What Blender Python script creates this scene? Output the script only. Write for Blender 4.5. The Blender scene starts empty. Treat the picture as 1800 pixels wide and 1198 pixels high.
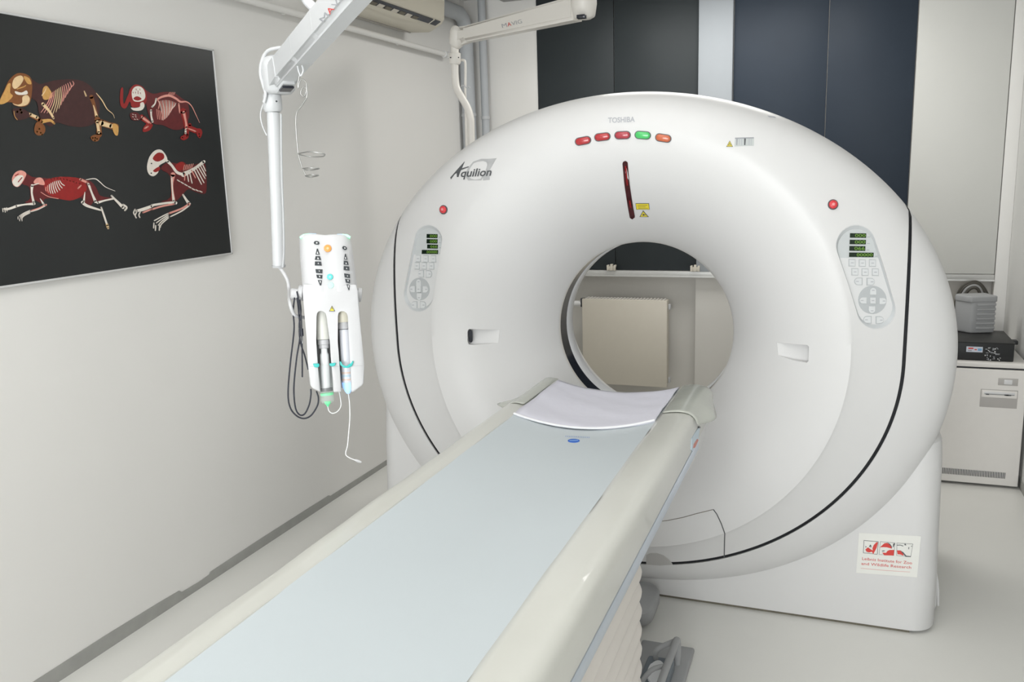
import bpy, bmesh, math, random
from mathutils import Vector, Matrix
random.seed(4)
SC = bpy.context.scene
COL = SC.collection

# ------------------------------------------------------------------ camera
H = 1.66
F = 1496.87
YAW, PIT, ROL = .369756, .1935, -.031773
cy, sy, cp, sp = math.cos(YAW), math.sin(YAW), math.cos(PIT), math.sin(PIT)
fw = Vector((-sy*cp, cy*cp, -sp))
rt0 = Vector((cy, sy, 0)); up0 = rt0.cross(fw)
rt = math.cos(ROL)*rt0 + math.sin(ROL)*up0
up = -math.sin(ROL)*rt0 + math.cos(ROL)*up0
EYE = Vector((0, 0, H))
cam = bpy.data.cameras.new('camera'); co = bpy.data.objects.new('camera', cam); COL.objects.link(co)
M = Matrix((rt, up, -fw)).transposed().to_4x4(); M.translation = EYE
co.matrix_world = M
cam.sensor_width = 36; cam.lens = F/1800*36; cam.clip_start = .02
SC.camera = co

# ------------------------------------------------------------------ light and exposure
w = bpy.data.worlds.new('world'); SC.world = w; w.use_nodes = True
w.node_tree.nodes['Background'].inputs[0].default_value = (.9, .95, 1, 1)
w.node_tree.nodes['Background'].inputs[1].default_value = .3
def area(name, loc, size, power, col, target=None, sy_=None):
    l = bpy.data.lights.new(name, 'AREA'); l.shape = 'RECTANGLE'; l.size = size; l.size_y = sy_ or size
    l.energy = power; l.color = col
    o = bpy.data.objects.new(name, l); COL.objects.link(o); o.location = loc
    if target is not None:
        o.rotation_euler = (Vector(target)-Vector(loc)).to_track_quat('-Z', 'Y').to_euler()
    return o
area('ceiling_lamp_light', (-.9, .9, 2.76), 1.3, 8, (1, .985, .96), sy_=1.3)
area('ceiling_lamp_light', (-.6, 2.2, 2.76), 1.0, 4.5, (1, .985, .96), sy_=1.2)
area('front_fill_light', (.0, -3.4, 1.6), 3.0, 136, (.95, .975, 1), target=(-.7, 3, 1.2), sy_=2.2)  # added frontal fill from behind the camera, no window is modelled there
area('ceiling_lamp_light', (-.7, 4.8, 2.76), 1.4, 17, (1, .985, .95), sy_=.6)
SC.view_settings.view_transform = 'Standard'; SC.view_settings.look = 'None'
SC.view_settings.gamma = 1; SC.view_settings.use_curve_mapping = False
SC.view_settings.exposure = .60

# ------------------------------------------------------------------ pixel -> point helpers (1800 x 1198 frame)
def ray(x, y): return rt*(x-900)/F - up*(y-599)/F + fw
def onY(x, y, Y): d = ray(x, y); return EYE + d*(Y/d.y)
def onX(x, y, X): d = ray(x, y); return EYE + d*(X/d.x)
def onZ(x, y, Z): d = ray(x, y); return EYE + d*((Z-H)/d.z)

# ------------------------------------------------------------------ materials
MATS = {}
def mat(name, col, rough=.5, metal=0, noise=0, scale=20, bump=0, trans=0, emit=None, es=0, alpha=1, coat=0, ior=1.45):
    if name in MATS: return MATS[name]
    m = bpy.data.materials.new(name); m.use_nodes = True
    nt = m.node_tree; b = nt.nodes['Principled BSDF']
    c = tuple(col)+(1,)
    b.inputs['Base Color'].default_value = c
    b.inputs['Roughness'].default_value = rough; b.inputs['Metallic'].default_value = metal
    b.inputs['IOR'].default_value = ior
    b.inputs['Transmission Weight'].default_value = trans; b.inputs['Alpha'].default_value = alpha
    b.inputs['Coat Weight'].default_value = coat
    if emit: b.inputs['Emission Color'].default_value = tuple(emit)+(1,); b.inputs['Emission Strength'].default_value = es
    if noise or bump:
        tc = nt.nodes.new('ShaderNodeTexCoord'); n = nt.nodes.new('ShaderNodeTexNoise')
        n.inputs['Scale'].default_value = scale; n.inputs['Detail'].default_value = 5
        nt.links.new(tc.outputs['Object'], n.inputs['Vector'])
        if noise:
            r = nt.nodes.new('ShaderNodeMixRGB'); r.blend_type = 'MIX'
            r.inputs[1].default_value = tuple(max(0, v*(1-noise)) for v in col)+(1,)
            r.inputs[2].default_value = tuple(min(1, v*(1+noise)) for v in col)+(1,)
            nt.links.new(n.outputs['Fac'], r.inputs[0]); nt.links.new(r.outputs[0], b.inputs['Base Color'])
        if bump:
            bp = nt.nodes.new('ShaderNodeBump'); bp.inputs['Strength'].default_value = bump; bp.inputs['Distance'].default_value = .01
            nt.links.new(n.outputs['Fac'], bp.inputs['Height']); nt.links.new(bp.outputs[0], b.inputs['Normal'])
    MATS[name] = m; return m
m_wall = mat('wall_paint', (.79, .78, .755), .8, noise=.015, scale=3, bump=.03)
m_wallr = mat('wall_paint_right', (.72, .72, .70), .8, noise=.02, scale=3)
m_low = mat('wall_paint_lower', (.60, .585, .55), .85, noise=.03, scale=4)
m_floor = mat('floor_vinyl', (.78, .775, .74), .34, noise=.06, scale=1.8)
m_base = mat('skirting_paint', (.36, .36, .34), .7, noise=.15, scale=14)
m_ceil = mat('ceiling_paint', (.8, .8, .78), .9, noise=.01)
m_gan = mat('gantry_plastic', (.665, .662, .658), .36, noise=.008, scale=2)
m_gan2 = mat('gantry_base_plastic', (.655, .652, .648), .4, noise=.008, scale=2)
m_blk = mat('black_rubber', (.012, .013, .016), .45, noise=.1)
m_dark = mat('dark_window', (.02, .022, .03), .12, noise=.1)
m_ring = mat('bore_ring_white', (.72, .73, .74), .3, noise=.01)
m_borein = mat('bore_liner', (.62, .6, .56), .45, noise=.01)
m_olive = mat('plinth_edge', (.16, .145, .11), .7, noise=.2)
m_pad = mat('blue_white_vinyl', (.565, .615, .64), .42, noise=.02, scale=3, bump=.05)
m_cream = mat('cream_plastic_sheeting', (.63, .63, .585), .28, noise=.03, scale=6, bump=.12, coat=.3)
m_white = mat('white_plastic', (.70, .70, .70), .4, noise=.01)
m_cloth = mat('white_cloth', (.70, .695, .77), .85, noise=.03, scale=9, bump=.35)
m_silver = mat('brushed_aluminium', (.62, .68, .76), .35, .6, noise=.04, scale=40)
m_alu = mat('aluminium_rail', (.60, .60, .585), .4, .5, noise=.05, scale=30)
m_bel = mat('bellows_fabric', (.74, .70, .66), .7, noise=.03, scale=10)
m_grey = mat('grey_plastic', (.30, .30, .30), .45, noise=.04)
m_lgrey = mat('light_grey_plastic', (.50, .51, .52), .5, noise=.03)
m_mgrey = mat('middle_grey_plastic', (.36, .365, .37), .5, noise=.03)
m_panel = mat('panel_blue_reflection', (.026, .036, .052), .5, noise=.10, scale=5); m_panel0 = mat('dark_grey_panel', (.030, .036, .039), .5, noise=.10, scale=5); m_panel0.node_tree.nodes['Principled BSDF'].inputs['Specular IOR Level'].default_value = .25; m_panel.node_tree.nodes['Principled BSDF'].inputs['Specular IOR Level'].default_value = .25  # m_panel carries a bluish reflection in its base colour; m_panel0 is the neutral grey
m_board = mat('cream_board', (.63, .63, .60), .5, noise=.02, scale=4)
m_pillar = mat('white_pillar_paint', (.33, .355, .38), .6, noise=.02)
m_rad = mat('radiator_enamel', (.62, .58, .50), .5, noise=.02)
m_pipe = mat('grey_painted_pipe', (.44, .46, .48), .55, noise=.04)
m_cab = mat('cabinet_beige', (.80, .775, .74), .5, noise=.02)
m_cabin = mat('cabinet_recess', (.46, .44, .42), .5, noise=.02)
m_arm = mat('arm_enamel', (.60, .61, .62), .35, noise=.01)
m_armw = mat('arm_enamel_warm', (.72, .695, .65), .35, noise=.01)
m_ac = mat('aircon_plastic', (.66, .62, .52), .45, noise=.015)
m_wire = mat('steel_wire', (.42, .42, .41), .3, .8, noise=.05)
m_txt = mat('grey_print', (.33, .34, .36), .6, noise=.02)
m_ltxt = mat('pale_grey_print', (.42, .43, .46), .6, noise=.02)
m_dtxt = mat('dark_print', (.09, .095, .10), .4, noise=.02)
m_redp = mat('red_print', (.62, .05, .04), .5, noise=.02)
m_yel = mat('yellow_print', (.75, .62, .04), .5, noise=.02)
m_blue = mat('blue_print', (.03, .14, .55), .5, noise=.02)
m_paper = mat('sticker_paper', (.76, .76, .72), .5, noise=.02)

# ------------------------------------------------------------------ object helpers
def tag(o, label=None, cat=None, group=None, kind=None):
    if label: o['label'] = label
    if cat: o['category'] = cat
    if group: o['group'] = group
    if kind: o['kind'] = kind
    return o
def empty(name, loc, label, cat, group=None):
    o = bpy.data.objects.new(name, None); o.empty_display_size = .1; COL.objects.link(o); o.location = loc
    bpy.context.view_layer.update()
    return tag(o, label, cat, group)
def link(name, me, m, parent=None):
    o = bpy.data.objects.new(name, me); COL.objects.link(o)
    for k in (m if isinstance(m, (list, tuple)) else [m]):
        me.materials.append(k)
    if parent is not None:
        o.parent = parent
        base = Matrix.Translation(parent.location) if parent.type == 'EMPTY' else Matrix.Identity(4)
        o.matrix_parent_inverse = base.inverted()
    return o
def sharp(me, ang=38):
    for p in me.polygons: p.use_smooth = True
    me.set_sharp_from_angle(angle=math.radians(ang))
def mesh(name, vs, fs, m, parent=None, smooth=38, mi=None, fix=True):
    me = bpy.data.meshes.new(name); me.from_pydata([tuple(v) for v in vs], [], fs)
    if mi:
        for p, k in zip(me.polygons, mi): p.material_index = k
    if fix:
        b = bmesh.new(); b.from_mesh(me); bmesh.ops.recalc_face_normals(b, faces=b.faces); b.to_mesh(me); b.free()
    if smooth: sharp(me, smooth)
    return link(name, me, m, parent)
def frombm(name, bm, m, parent=None, smooth=38):
    me = bpy.data.meshes.new(name); bmesh.ops.recalc_face_normals(bm, faces=bm.faces); bm.to_mesh(me); bm.free()
    if smooth: sharp(me, smooth)
    return link(name, me, m, parent)
def add_box(bm, x0, x1, y0, y1, z0, z1, bev=0, seg=2):
    r = bmesh.ops.create_cube(bm, size=1)
    for v in r['verts']:
        v.co = Vector(((x0+x1)/2+v.co.x*(x1-x0), (y0+y1)/2+v.co.y*(y1-y0), (z0+z1)/2+v.co.z*(z1-z0)))
    if bev:
        es = list({e for v in r['verts'] for e in v.link_edges})
        bmesh.ops.bevel(bm, geom=es, offset=bev, segments=seg, affect='EDGES', profile=.5)
def box(name, x0, x1, y0, y1, z0, z1, m, parent=None, bev=0, seg=2):
    bm = bmesh.new(); add_box(bm, x0, x1, y0, y1, z0, z1, bev, seg); return frombm(name, bm, m, parent)
def smoothpath(pts, n=6):
    P = [Vector(p) for p in pts]
    if len(P) < 3: return P
    out = []
    for i in range(len(P)-1):
        a = P[max(i-1, 0)]; b = P[i]; c = P[i+1]; d = P[min(i+2, len(P)-1)]
        for k in range(n):
            t = k/n
            out.append(.5*((2*b)+(c-a)*t+(2*a-5*b+4*c-d)*t*t+(3*b-a-3*c+d)*t**3))
    out.append(P[-1]); return out
def add_tube(bm, pts, r, n=10, cap=True):
    P = [Vector(p) for p in pts]; R = r if isinstance(r, (list, tuple)) else [r]*len(P)
    T = [(P[min(i+1, len(P)-1)]-P[max(i-1, 0)]).normalized() for i in range(len(P))]
    a = T[0].orthogonal().normalized(); rings = []
    for i, p in enumerate(P):
        a = (a-T[i]*a.dot(T[i])).normalized(); b = T[i].cross(a)
        rings.append([bm.verts.new(p+(a*math.cos(2*math.pi*k/n)+b*math.sin(2*math.pi*k/n))*R[i]) for k in range(n)])
    for i in range(len(P)-1):
        for k in range(n):
            bm.faces.new((rings[i][k], rings[i][(k+1) % n], rings[i+1][(k+1) % n], rings[i+1][k]))
    if cap:
        bm.faces.new(rings[0]); bm.faces.new(rings[-1])
def tube(name, pts, r, m, parent=None, n=10, smooth=0):
    bm = bmesh.new(); add_tube(bm, smoothpath(pts, smooth) if smooth else pts, r, n); return frombm(name, bm, m, parent, 50)
def prism(name, poly, fr, d0, d1, m, parent=None, bev=0, seg=3, smooth=38):
    """poly in 2D (u,v); fr=(origin,U,V,N); extruded from d0 to d1 along N"""
    O, U, V, N = fr; bm = bmesh.new()
    a = [bm.verts.new(O+U*p[0]+V*p[1]+N*d0) for p in poly]; b = [bm.verts.new(O+U*p[0]+V*p[1]+N*d1) for p in poly]
    bm.faces.new(a); bm.faces.new(b[::-1])
    for i in range(len(a)):
        j = (i+1) % len(a); bm.faces.new((a[i], b[i], b[j], a[j]))
    if bev: bmesh.ops.bevel(bm, geom=list(bm.edges), offset=bev, segments=seg, affect='EDGES', profile=.5)
    return frombm(name, bm, m, parent, smooth)
def circ(cx, cy_, r, n=20, ry=None, a0=0, a1=2*math.pi):
    ry = ry or r; full = abs(a1-a0-2*math.pi) < 1e-6
    return [(cx+r*math.cos(a0+(a1-a0)*k/(n if full else n-1)), cy_+ry*math.sin(a0+(a1-a0)*k/(n if full else n-1))) for k in range(n)]
_fonts = {}
def text_mesh(s, bold=False, shear=0):
    cu = bpy.data.curves.new('t', 'FONT'); cu.body = s; cu.size = 1; cu.shear = shear; cu.offset = .018 if bold else 0; cu.resolution_u = 3
    o = bpy.data.objects.new('t', cu); COL.objects.link(o)
    dg = bpy.context.evaluated_depsgraph_get(); dg.update()
    me = o.evaluated_get(dg).to_mesh()
    vs = [v.co.copy() for v in me.vertices]; fs = [tuple(p.vertices) for p in me.polygons]
    o.evaluated_get(dg).to_mesh_clear(); bpy.data.objects.remove(o); bpy.data.curves.remove(cu)
    x0 = min(v.x for v in vs); x1 = max(v.x for v in vs)
    return [((v.x-x0)/(x1-x0), v.y) for v in vs], fs
def lettering(name, s, place, m, parent, bold=False, shear=0, hgt=None):
    """place(u, v): u in 0..1 along the line, v in cap heights"""
    vs, fs = text_mesh(s, bold, shear)
    return mesh(name, [place(u, v/.7) for u, v in vs], fs, m, parent, smooth=0, fix=False)

# ------------------------------------------------------------------ the room
XL, XR, YB, ZC, YF = -2.445, .915, 5.62, 2.82, -3.6
def struct(o): o['kind'] = 'structure'; return o
struct(box('floor', XL-.1, XR+.1, YF-.1, YB+.25, -.1, 0, m_floor))
struct(box('ceiling', XL-.1, XR+.1, YF-.1, YB+.25, ZC, ZC+.1, m_ceil))
struct(box('wall_left', XL-.12, XL, YF-.1, YB+.25, 0, ZC, m_wall))
struct(box('wall_right', XR, XR+.12, YF-.1, YB+.25, 0, ZC, m_wallr))
struct(box('wall_front', XL-.1, XR+.1, YF-.12, YF, 0, ZC, m_wall))
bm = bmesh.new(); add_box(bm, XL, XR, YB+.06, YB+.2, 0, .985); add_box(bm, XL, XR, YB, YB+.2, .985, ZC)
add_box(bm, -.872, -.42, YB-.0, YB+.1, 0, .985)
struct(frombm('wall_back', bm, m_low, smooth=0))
struct(box('trim_1', .848, XR, YB-.045, YB+.02, 0, ZC, m_wall, bev=.004))
struct(box('trim_2', XL, -1.93, YB-.012, YB+.02, 1.0, ZC, m_wall))
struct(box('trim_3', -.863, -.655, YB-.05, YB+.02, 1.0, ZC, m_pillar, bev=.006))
# painted skirting band with its uneven brushed top edge
ys = [YF, 0, 1.2, 1.84, 2.10, 2.36, 2.485, 2.50, 2.60, 2.66, 2.67, 3.0, 3.30, 3.58, 3.60, 4.17, YB+.06]
zt = [.056, .056, .058, .056, .057, .052, .047, .034, .031, .034, .042, .045, .044, .042, .033, .03, .03]
vs, fs = [], []
for y, z in zip(ys, zt):
    for x, zz in ((XL, 0), (XL+.003, 0), (XL+.003, z), (XL, z)): vs.append((x, y, zz))
for i in range(len(ys)-1):
    for k in range(4): fs.append((4*i+k, 4*i+(k+1) % 4, 4*i+4+(k+1) % 4, 4*i+4+k))
struct(mesh('baseboard_left', vs, fs, m_base))
struct(box('baseboard_right', XR-.004, XR, YF, YB, 0, .05, m_base))

# dark shutter panels and the board
def wallpanel(x0, x1, z0, m, label, dep=.02, group=None):
    o = box('wall_panel', x0+.002, x1-.002, YB-dep, YB-.001, z0, ZC, m, bev=.003)
    tag(o, label, 'panel', group); return o
wallpanel(-1.928, -1.405, 1.004, m_panel0, 'dark grey wall panel farthest left, behind the right-hand ceiling arm')
wallpanel(-1.405, -.865, 1.004, m_panel0, 'dark grey wall panel directly left of the narrow white pillar')
wallpanel(-.653, -.109, 1.004, m_panel, 'dark grey wall panel directly right of the narrow white pillar, blue reflection painted in')
wallpanel(-.109, .367, 1.004, m_panel, 'dark grey wall panel next to the cream board, blue reflection painted in')
wallpanel(.367, .846, 1.004, m_board, 'tall cream board on the back wall above the equipment cabinet', dep=.045)
r = empty('panel_rail', (-.7, YB, .96), 'aluminium rail with clips running under the wall panels', 'rail')
bm = bmesh.new(); add_box(bm, XL, .846, YB-.045, YB-.001, .965, 1.002, .003); add_box(bm, XL, .846, YB-.052, YB-.04, .963, .972)
frombm('rail', bm, m_alu, r)
for x in (-1.425, -.868, -.109):
    bm = bmesh.new(); add_box(bm, x-.03, x+.03, YB-.055, YB-.03, 1.003, 1.03, .003); add_box(bm, x-.008, x+.008, YB-.06, YB-.03, 1.003, 1.045, .002)
    add_box(bm, x-.03, x-.018, YB-.065, YB-.03, 1.003, 1.04, .002); add_box(bm, x+.018, x+.03, YB-.065, YB-.03, 1.003, 1.04, .002)
    frombm('clip', bm, m_rad, r)
# radiator
r = empty('radiator', (-1.3, 5.5, .23), 'flat cream radiator on the back wall, seen through the scanner bore', 'radiator')
box('front_panel', -1.61, -1.033, 5.48, 5.50, .236, .82, m_rad, r, bev=.006)
bm = bmesh.new(); add_box(bm, -1.60, -1.043, 5.50, 5.60, .245, .812, .004); frombm('side_grille', bm, m_rad, r)
bm = bmesh.new()
for k in range(24): add_box(bm, -1.595+k*.0228, -1.583+k*.0228, 5.505, 5.595, .812, .818)
o = frombm('top_grille', bm, m_low, r, 0); o['kind'] = 'stuff'
tube('valve_pipe', [(-1.60, 5.55, .78), (-1.70, 5.55, .775), (-1.80, 5.55, .775), (-1.80, 5.55, .02)], .011, m_pipe, r)
bm = bmesh.new(); add_tube(bm, [(-1.612, 5.55, .775), (-1.68, 5.55, .775)], .02, 14); frombm('valve', bm, m_white, r)
box('end_cap', -1.634, -1.612, 5.53, 5.57, .755, .815, m_dark, r, bev=.003)
for z in (.755, .26): box('plug', -1.033, -1.018, 5.515, 5.545, z, z+.035, m_lgrey, r, bev=.003)
# heating pipes in the corner
p = empty('heating_pipe', (-2.385, 5.5, 0), 'thick grey painted pipe in the back left corner, turning at the ceiling', 'pipe')
tube('pipe', [(-2.385, 5.48, 0), (-2.385, 5.48, 2.55), (-2.385, 5.475, 2.62), (-2.385, 5.44, 2.675), (-2.385, 5.38, 2.70), (-2.385, 4.76, 2.70)], .047, m_pipe, p, 20)
bm = bmesh.new(); add_tube(bm, [(-2.385, 5.48, 2.05), (-2.385, 5.48, 2.07)], .051, 20); frombm('clamp', bm, m_lgrey, p)
p = empty('heating_pipe', (-2.29, 5.52, 0), 'thin grey painted pipe right of the thick corner pipe', 'pipe')
tube('pipe', [(-2.285, 5.53, 0), (-2.285, 5.53, ZC)], .026, m_pipe, p, 16)
bm = bmesh.new(); add_tube(bm, [(-2.285, 5.53, 2.03), (-2.285, 5.53, 2.05)], .03, 16); frombm('clamp', bm, m_lgrey, p)
# conduit on the left wall
p = empty('wall_conduit', (XL+.05, 3.9, 2.42), 'thin white conduit running along the left wall under the air conditioner', 'pipe')
tube('conduit', [(XL+.05, YF, 2.42), (XL+.05, 5.2, 2.42)], .0155, m_wall, p, 14)
for y in (5.14, 5.19): tube('end_fitting', [(XL+.05, y, 2.42), (XL+.05, y+.02, 2.42)], .021, m_white, p, 14)
for y in (2.4, 3.5, 4.6):
    box('bracket', XL, XL+.052, y, y+.02, 2.412, 2.428, m_wall, p, bev=.002)
# air conditioner
ac = empty('air_conditioner', (XL+.1, 4.3, 2.48), 'cream wall-mounted air conditioner at the top of the left wall', 'air conditioner')
prof = [(XL+.01, 2.495), (-2.42, 2.493), (-2.37, 2.488), (-2.285, 2.482), (-2.265, 2.487), (-2.197, 2.522), (-2.18, 2.545), (-2.172, 2.65), (-2.18, 2.73), (-2.21, 2.765), (XL+.01, 2.77)]
vs, fs = [], []
Y0, Y1 = 3.78, 4.72
for y, s in ((Y0, .9), (Y0+.012, 1), (Y1-.02, 1), (Y1-.006, .985), (Y1, .955)):
    for x, z in prof: vs.append((XL+.01+(x-XL-.01)*s, y, 2.63+(z-2.63)*s))
n = len(prof)
for i in range(4):
    for k in range(n): fs.append((n*i+k, n*i+(k+1) % n, n*i+n+(k+1) % n, n*i+n+k))
fs.append(tuple(range(n))); fs.append(tuple(range(4*n, 5*n)))
mesh('housing', vs, fs, m_ac, ac)
vs = []
def acq(t0, t1, y0, y1, off, name, m):
    # strip on the sloping lower front between profile points (-2.265,2.487) and (-2.197,2.522)
    a = Vector((-2.285, 0, 2.482)); b = Vector((-2.180, 0, 2.536)); d = (b-a); nn = Vector((d.z, 0, -d.x)).normalized()
    q = [a+d*t0, a+d*t1]
    V = []
    for y in (y0, y1):
        for s in q:
            for o_ in (-.004, off): V.append((s.x+nn.x*(o_+.0062), y, s.z+nn.z*(o_+.0062)))
    return mesh(name, V, [(0, 1, 3, 2), (4, 5, 7, 6), (0, 1, 5, 4), (2, 3, 7, 6), (1, 3, 7, 5), (0, 2, 6, 4)], m, ac, 0)
acq(.60, .93, Y0+.02, 4.665, .0015, 'air_slot', m_dark)
acq(.40, .60, Y0+.02, 4.44, .005, 'louver', m_ac)
for k in range(8): acq(.60, .78, 3.84+k*.075, 3.895+k*.075, .004, 'vane', m_olive if k % 2 else m_rad)
acq(.58, .95, 4.575, 4.582, .004, 'divider', m_ac)
box('seam_strip', -2.40, -2.39, Y0+.02, Y1-.03, 2.486, 2.491, m_cabin, ac)
# smoke detector at the ceiling
sd = empty('smoke_detector', (-2.08, 5.5, ZC-.03), 'small dark vent unit where back wall meets ceiling', 'vent')
box('housing', -2.16, -1.99, 5.52, YB, ZC-.035, ZC-.006, m_grey, sd, bev=.004)
for k in range(3): box('slot', -2.145+k*.05, -2.105+k*.05, 5.517, 5.521, ZC-.028, ZC-.015, m_dark, sd)

# ------------------------------------------------------------------ framed picture on the left wall
XP = -2.42
pic = empty('picture', (XP, 2.1, 1.36), 'wide black framed print of four animal skeleton scans on the left wall', 'picture')
PY0, PY1, PZ0, PZ1 = 1.15, 2.975, 1.362, 2.196
m_print = mat('black_print', (.018, .020, .020), .35, noise=.05)
box('print', XL+.004, XP-.001, PY0+.006, PY1-.006, PZ0+.006, PZ1-.006, m_print, pic)
bm = bmesh.new()
for a in ((PY0, PY1, PZ1-.007, PZ1), (PY0, PY1, PZ0, PZ0+.007), (PY0, PY0+.007, PZ0, PZ1), (PY1-.007, PY1, PZ0, PZ1)):
    add_box(bm, XL+.001, XP+.003, a[0], a[1], a[2], a[3], .0015)
frombm('frame', bm, mat('frame_white_metal', (.66, .66, .66), .35, .2), pic)
lay = [0]
class Print:
    def __init__(s, ox, oy, sc): lay[0] = 0; s.ox, s.oy, s.sc = ox, oy, sc; s.v = []; s.f = []; s.mi = []; s.m = []
    def P(s, x, y):
        p = onX(s.ox+x/s.sc, s.oy+y/s.sc, XP); return Vector((XP+s.h, p.y, p.z))
    def mk(s, m):
        if m not in s.m: s.m.append(m)
        lay[0] += 1; s.h = .0002+.000015*lay[0]; return s.m.index(m)
    def poly(s, pts, m, sm=True):
        k = s.mk(m)
        if sm:
            q = [Vector((p[0], p[1], 0)) for p in pts]; n = len(q); o = []
            for i in range(n):
                a, b, c, d = q[i-1], q[i], q[(i+1) % n], q[(i+2) % n]
                for t in (0, .33, .67): o.append(.5*((2*b)+(c-a)*t+(2*a-5*b+4*c-d)*t*t+(3*b-a-3*c+d)*t**3))
            pts = [(p.x, p.y) for p in o]
        b0 = len(s.v); s.v += [s.P(*p) for p in pts]; s.f.append(tuple(range(b0, len(s.v)))); s.mi.append(k)
    def line(s, pts, wd, m, sm=True):
        k = s.mk(m); W = wd if isinstance(wd, (list, tuple)) else [wd]*len(pts)
        q = [Vector((p[0], p[1], ww)) for p, ww in zip(pts, W)]
        if sm and len(q) > 2: q = smoothpath(q, 4)
        b0 = len(s.v)
        for i, p in enumerate(q):
            t = q[min(i+1, len(q)-1)]-q[max(i-1, 0)]; t.z = 0; t.normalize(); nx, ny = -t.y*p.z/2, t.x*p.z/2
            s.v += [s.P(p.x+nx, p.y+ny), s.P(p.x-nx, p.y-ny)]
        for i in range(len(q)-1): s.f.append((b0+2*i, b0+2*i+1, b0+2*i+3, b0+2*i+2)); s.mi.append(k)
        for e in (q[0], q[-1]):
            b0 = len(s.v); s.v += [s.P(e.x+e.z/2*math.cos(a*math.pi/4), e.y+e.z/2*math.sin(a*math.pi/4)) for a in range(8)]
            s.f.append(tuple(range(b0, b0+8))); s.mi.append(k)
    def dots(s, pts, r, m):
        for p in pts: s.line([p, (p[0]+.5, p[1])], 2*r, m, False)
    def done(s, label):
        o = mesh('skeleton_print', s.v, s.f, s.m, pic, 0, s.mi, fix=False); o['label'] = label
fl = mat('print_maroon', (.055, .017, .016), .4, noise=.3, scale=60)
fr_ = mat('print_red', (.30, .014, .012), .4, noise=.2, scale=60)
fd = mat('print_deep_red', (.125, .013, .014), .4, noise=.3, scale=60)
fb = mat('print_brown', (.22, .075, .02), .4, noise=.3, scale=60)
fa = mat('print_amber', (.62, .34, .10), .4, noise=.25, scale=90)
fc = mat('print_cream', (.80, .58, .33), .4, noise=.2, scale=90)
fp = mat('print_pink', (.78, .34, .28), .4, noise=.2, scale=90)
fw_ = mat('print_bone', (.82, .76, .68), .4, noise=.12, scale=120)
# amber elephant-like calf, upper left
a = Print(0, 110, 7.986)
a.poly([(420, 230), (560, 300), (760, 250), (1040, 235), (1220, 290), (1360, 440), (1400, 640), (1330, 840), (1180, 900), (980, 890), (800, 840), (700, 900), (560, 760), (520, 560), (430, 470)], fl)
a.poly([(0, 520), (60, 380), (130, 240), (240, 150), (360, 160), (440, 230), (450, 380), (420, 560), (330, 620), (200, 600), (170, 560), (90, 560), (0, 585)], fb)
a.poly([(0, 520), (60, 400), (110, 300), (150, 300), (140, 420), (180, 470), (90, 560), (0, 585)], fa)
a.poly([(170, 320), (200, 220), (290, 180), (330, 230), (280, 320), (210, 370)], fc)
a.poly([(330, 190), (410, 220), (440, 300), (380, 290)], fa)
a.poly([(210, 400), (300, 420), (370, 390), (385, 440), (290, 455), (225, 440)], fw_)
a.poly([(170, 570), (250, 590), (310, 560), (315, 480), (380, 455), (418, 510), (380, 590), (260, 612)], fc)
a.line([(240, 370), (330, 340), (360, 320)], 14, fa)
a.poly([(600, 370), (650, 325), (700, 380), (740, 470), (660, 520), (600, 500)], fa)
a.line([(590, 460), (630, 400), (650, 350)], [18, 14, 8], fc)
for i in range(13):
    t = i/12
    x0 = 1020-300*t**.8; y0 = 262+165*t; x1 = 1005-60*i*.5*1-140*max(0, t-.5); y1 = 340+380*min(1, t*1.6)-60*max(0, t-.65)
    a.line([(x0, y0), ((x0+x1)/2+22, (y0+y1)/2), (x1, y1)], [9, 13, 8], fc if 5 < i < 10 else fp)
a.line([(600, 580), (690, 680), (750, 780)], [46, 34, 30], fc)
a.line([(570, 830), (700, 810), (760, 855)], [60, 40, 26], fa)
a.line([(390, 720), (480, 765), (560, 810)], [60, 50, 60], fb); a.line([(420, 725), (520, 770)], [44, 40], fc)
a.poly([(180, 650), (300, 640), (400, 700), (400, 770), (240, 810), (190, 740)], fl); a.line([(195, 680), (205, 750), (240, 800)], 8, fa)
a.dots([(300, 700), (240, 690), (285, 660)], 18, fa)
a.poly([(500, 850), (560, 830), (630, 900), (620, 990), (540, 1025), (480, 970)], fb); a.dots([(550, 930), (520, 970), (570, 985), (590, 1010)], 12, fa)
a.line([(1180, 400), (1205, 465)], [14, 26], fc); a.line([(1280, 480), (1330, 640), (1355, 770)], [60, 44, 60], fb); a.line([(1310, 600), (1355, 760)], [12, 40], fc)
a.line([(1365, 800), (1385, 900), (1390, 1010)], [86, 70, 80], fb); a.line([(1365, 830), (1385, 980)], [44, 36], fc)
a.line([(1420, 840), (1530, 880), (1620, 900)], [90, 90, 100], fb); a.line([(1420, 850), (1560, 890)], [70, 60], fc)
a.poly([(1580, 860), (1640, 870), (1662, 930), (1650, 1020), (1610, 1010), (1580, 940)], fa)
a.poly([(1270, 1040), (1340, 1010), (1400, 1040), (1370, 1100), (1300, 1100)], fb); a.dots([(1300, 1060), (1335, 1055), (1330, 1090), (1360, 1070)], 12, fa)
a.line([(1350, 430), (1430, 530), (1500, 650), (1580, 720), (1605, 780)], [10, 16, 12, 8, 4], fc)
a.done('amber and maroon skeleton scan with long trunk, upper left of the print')
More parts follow.
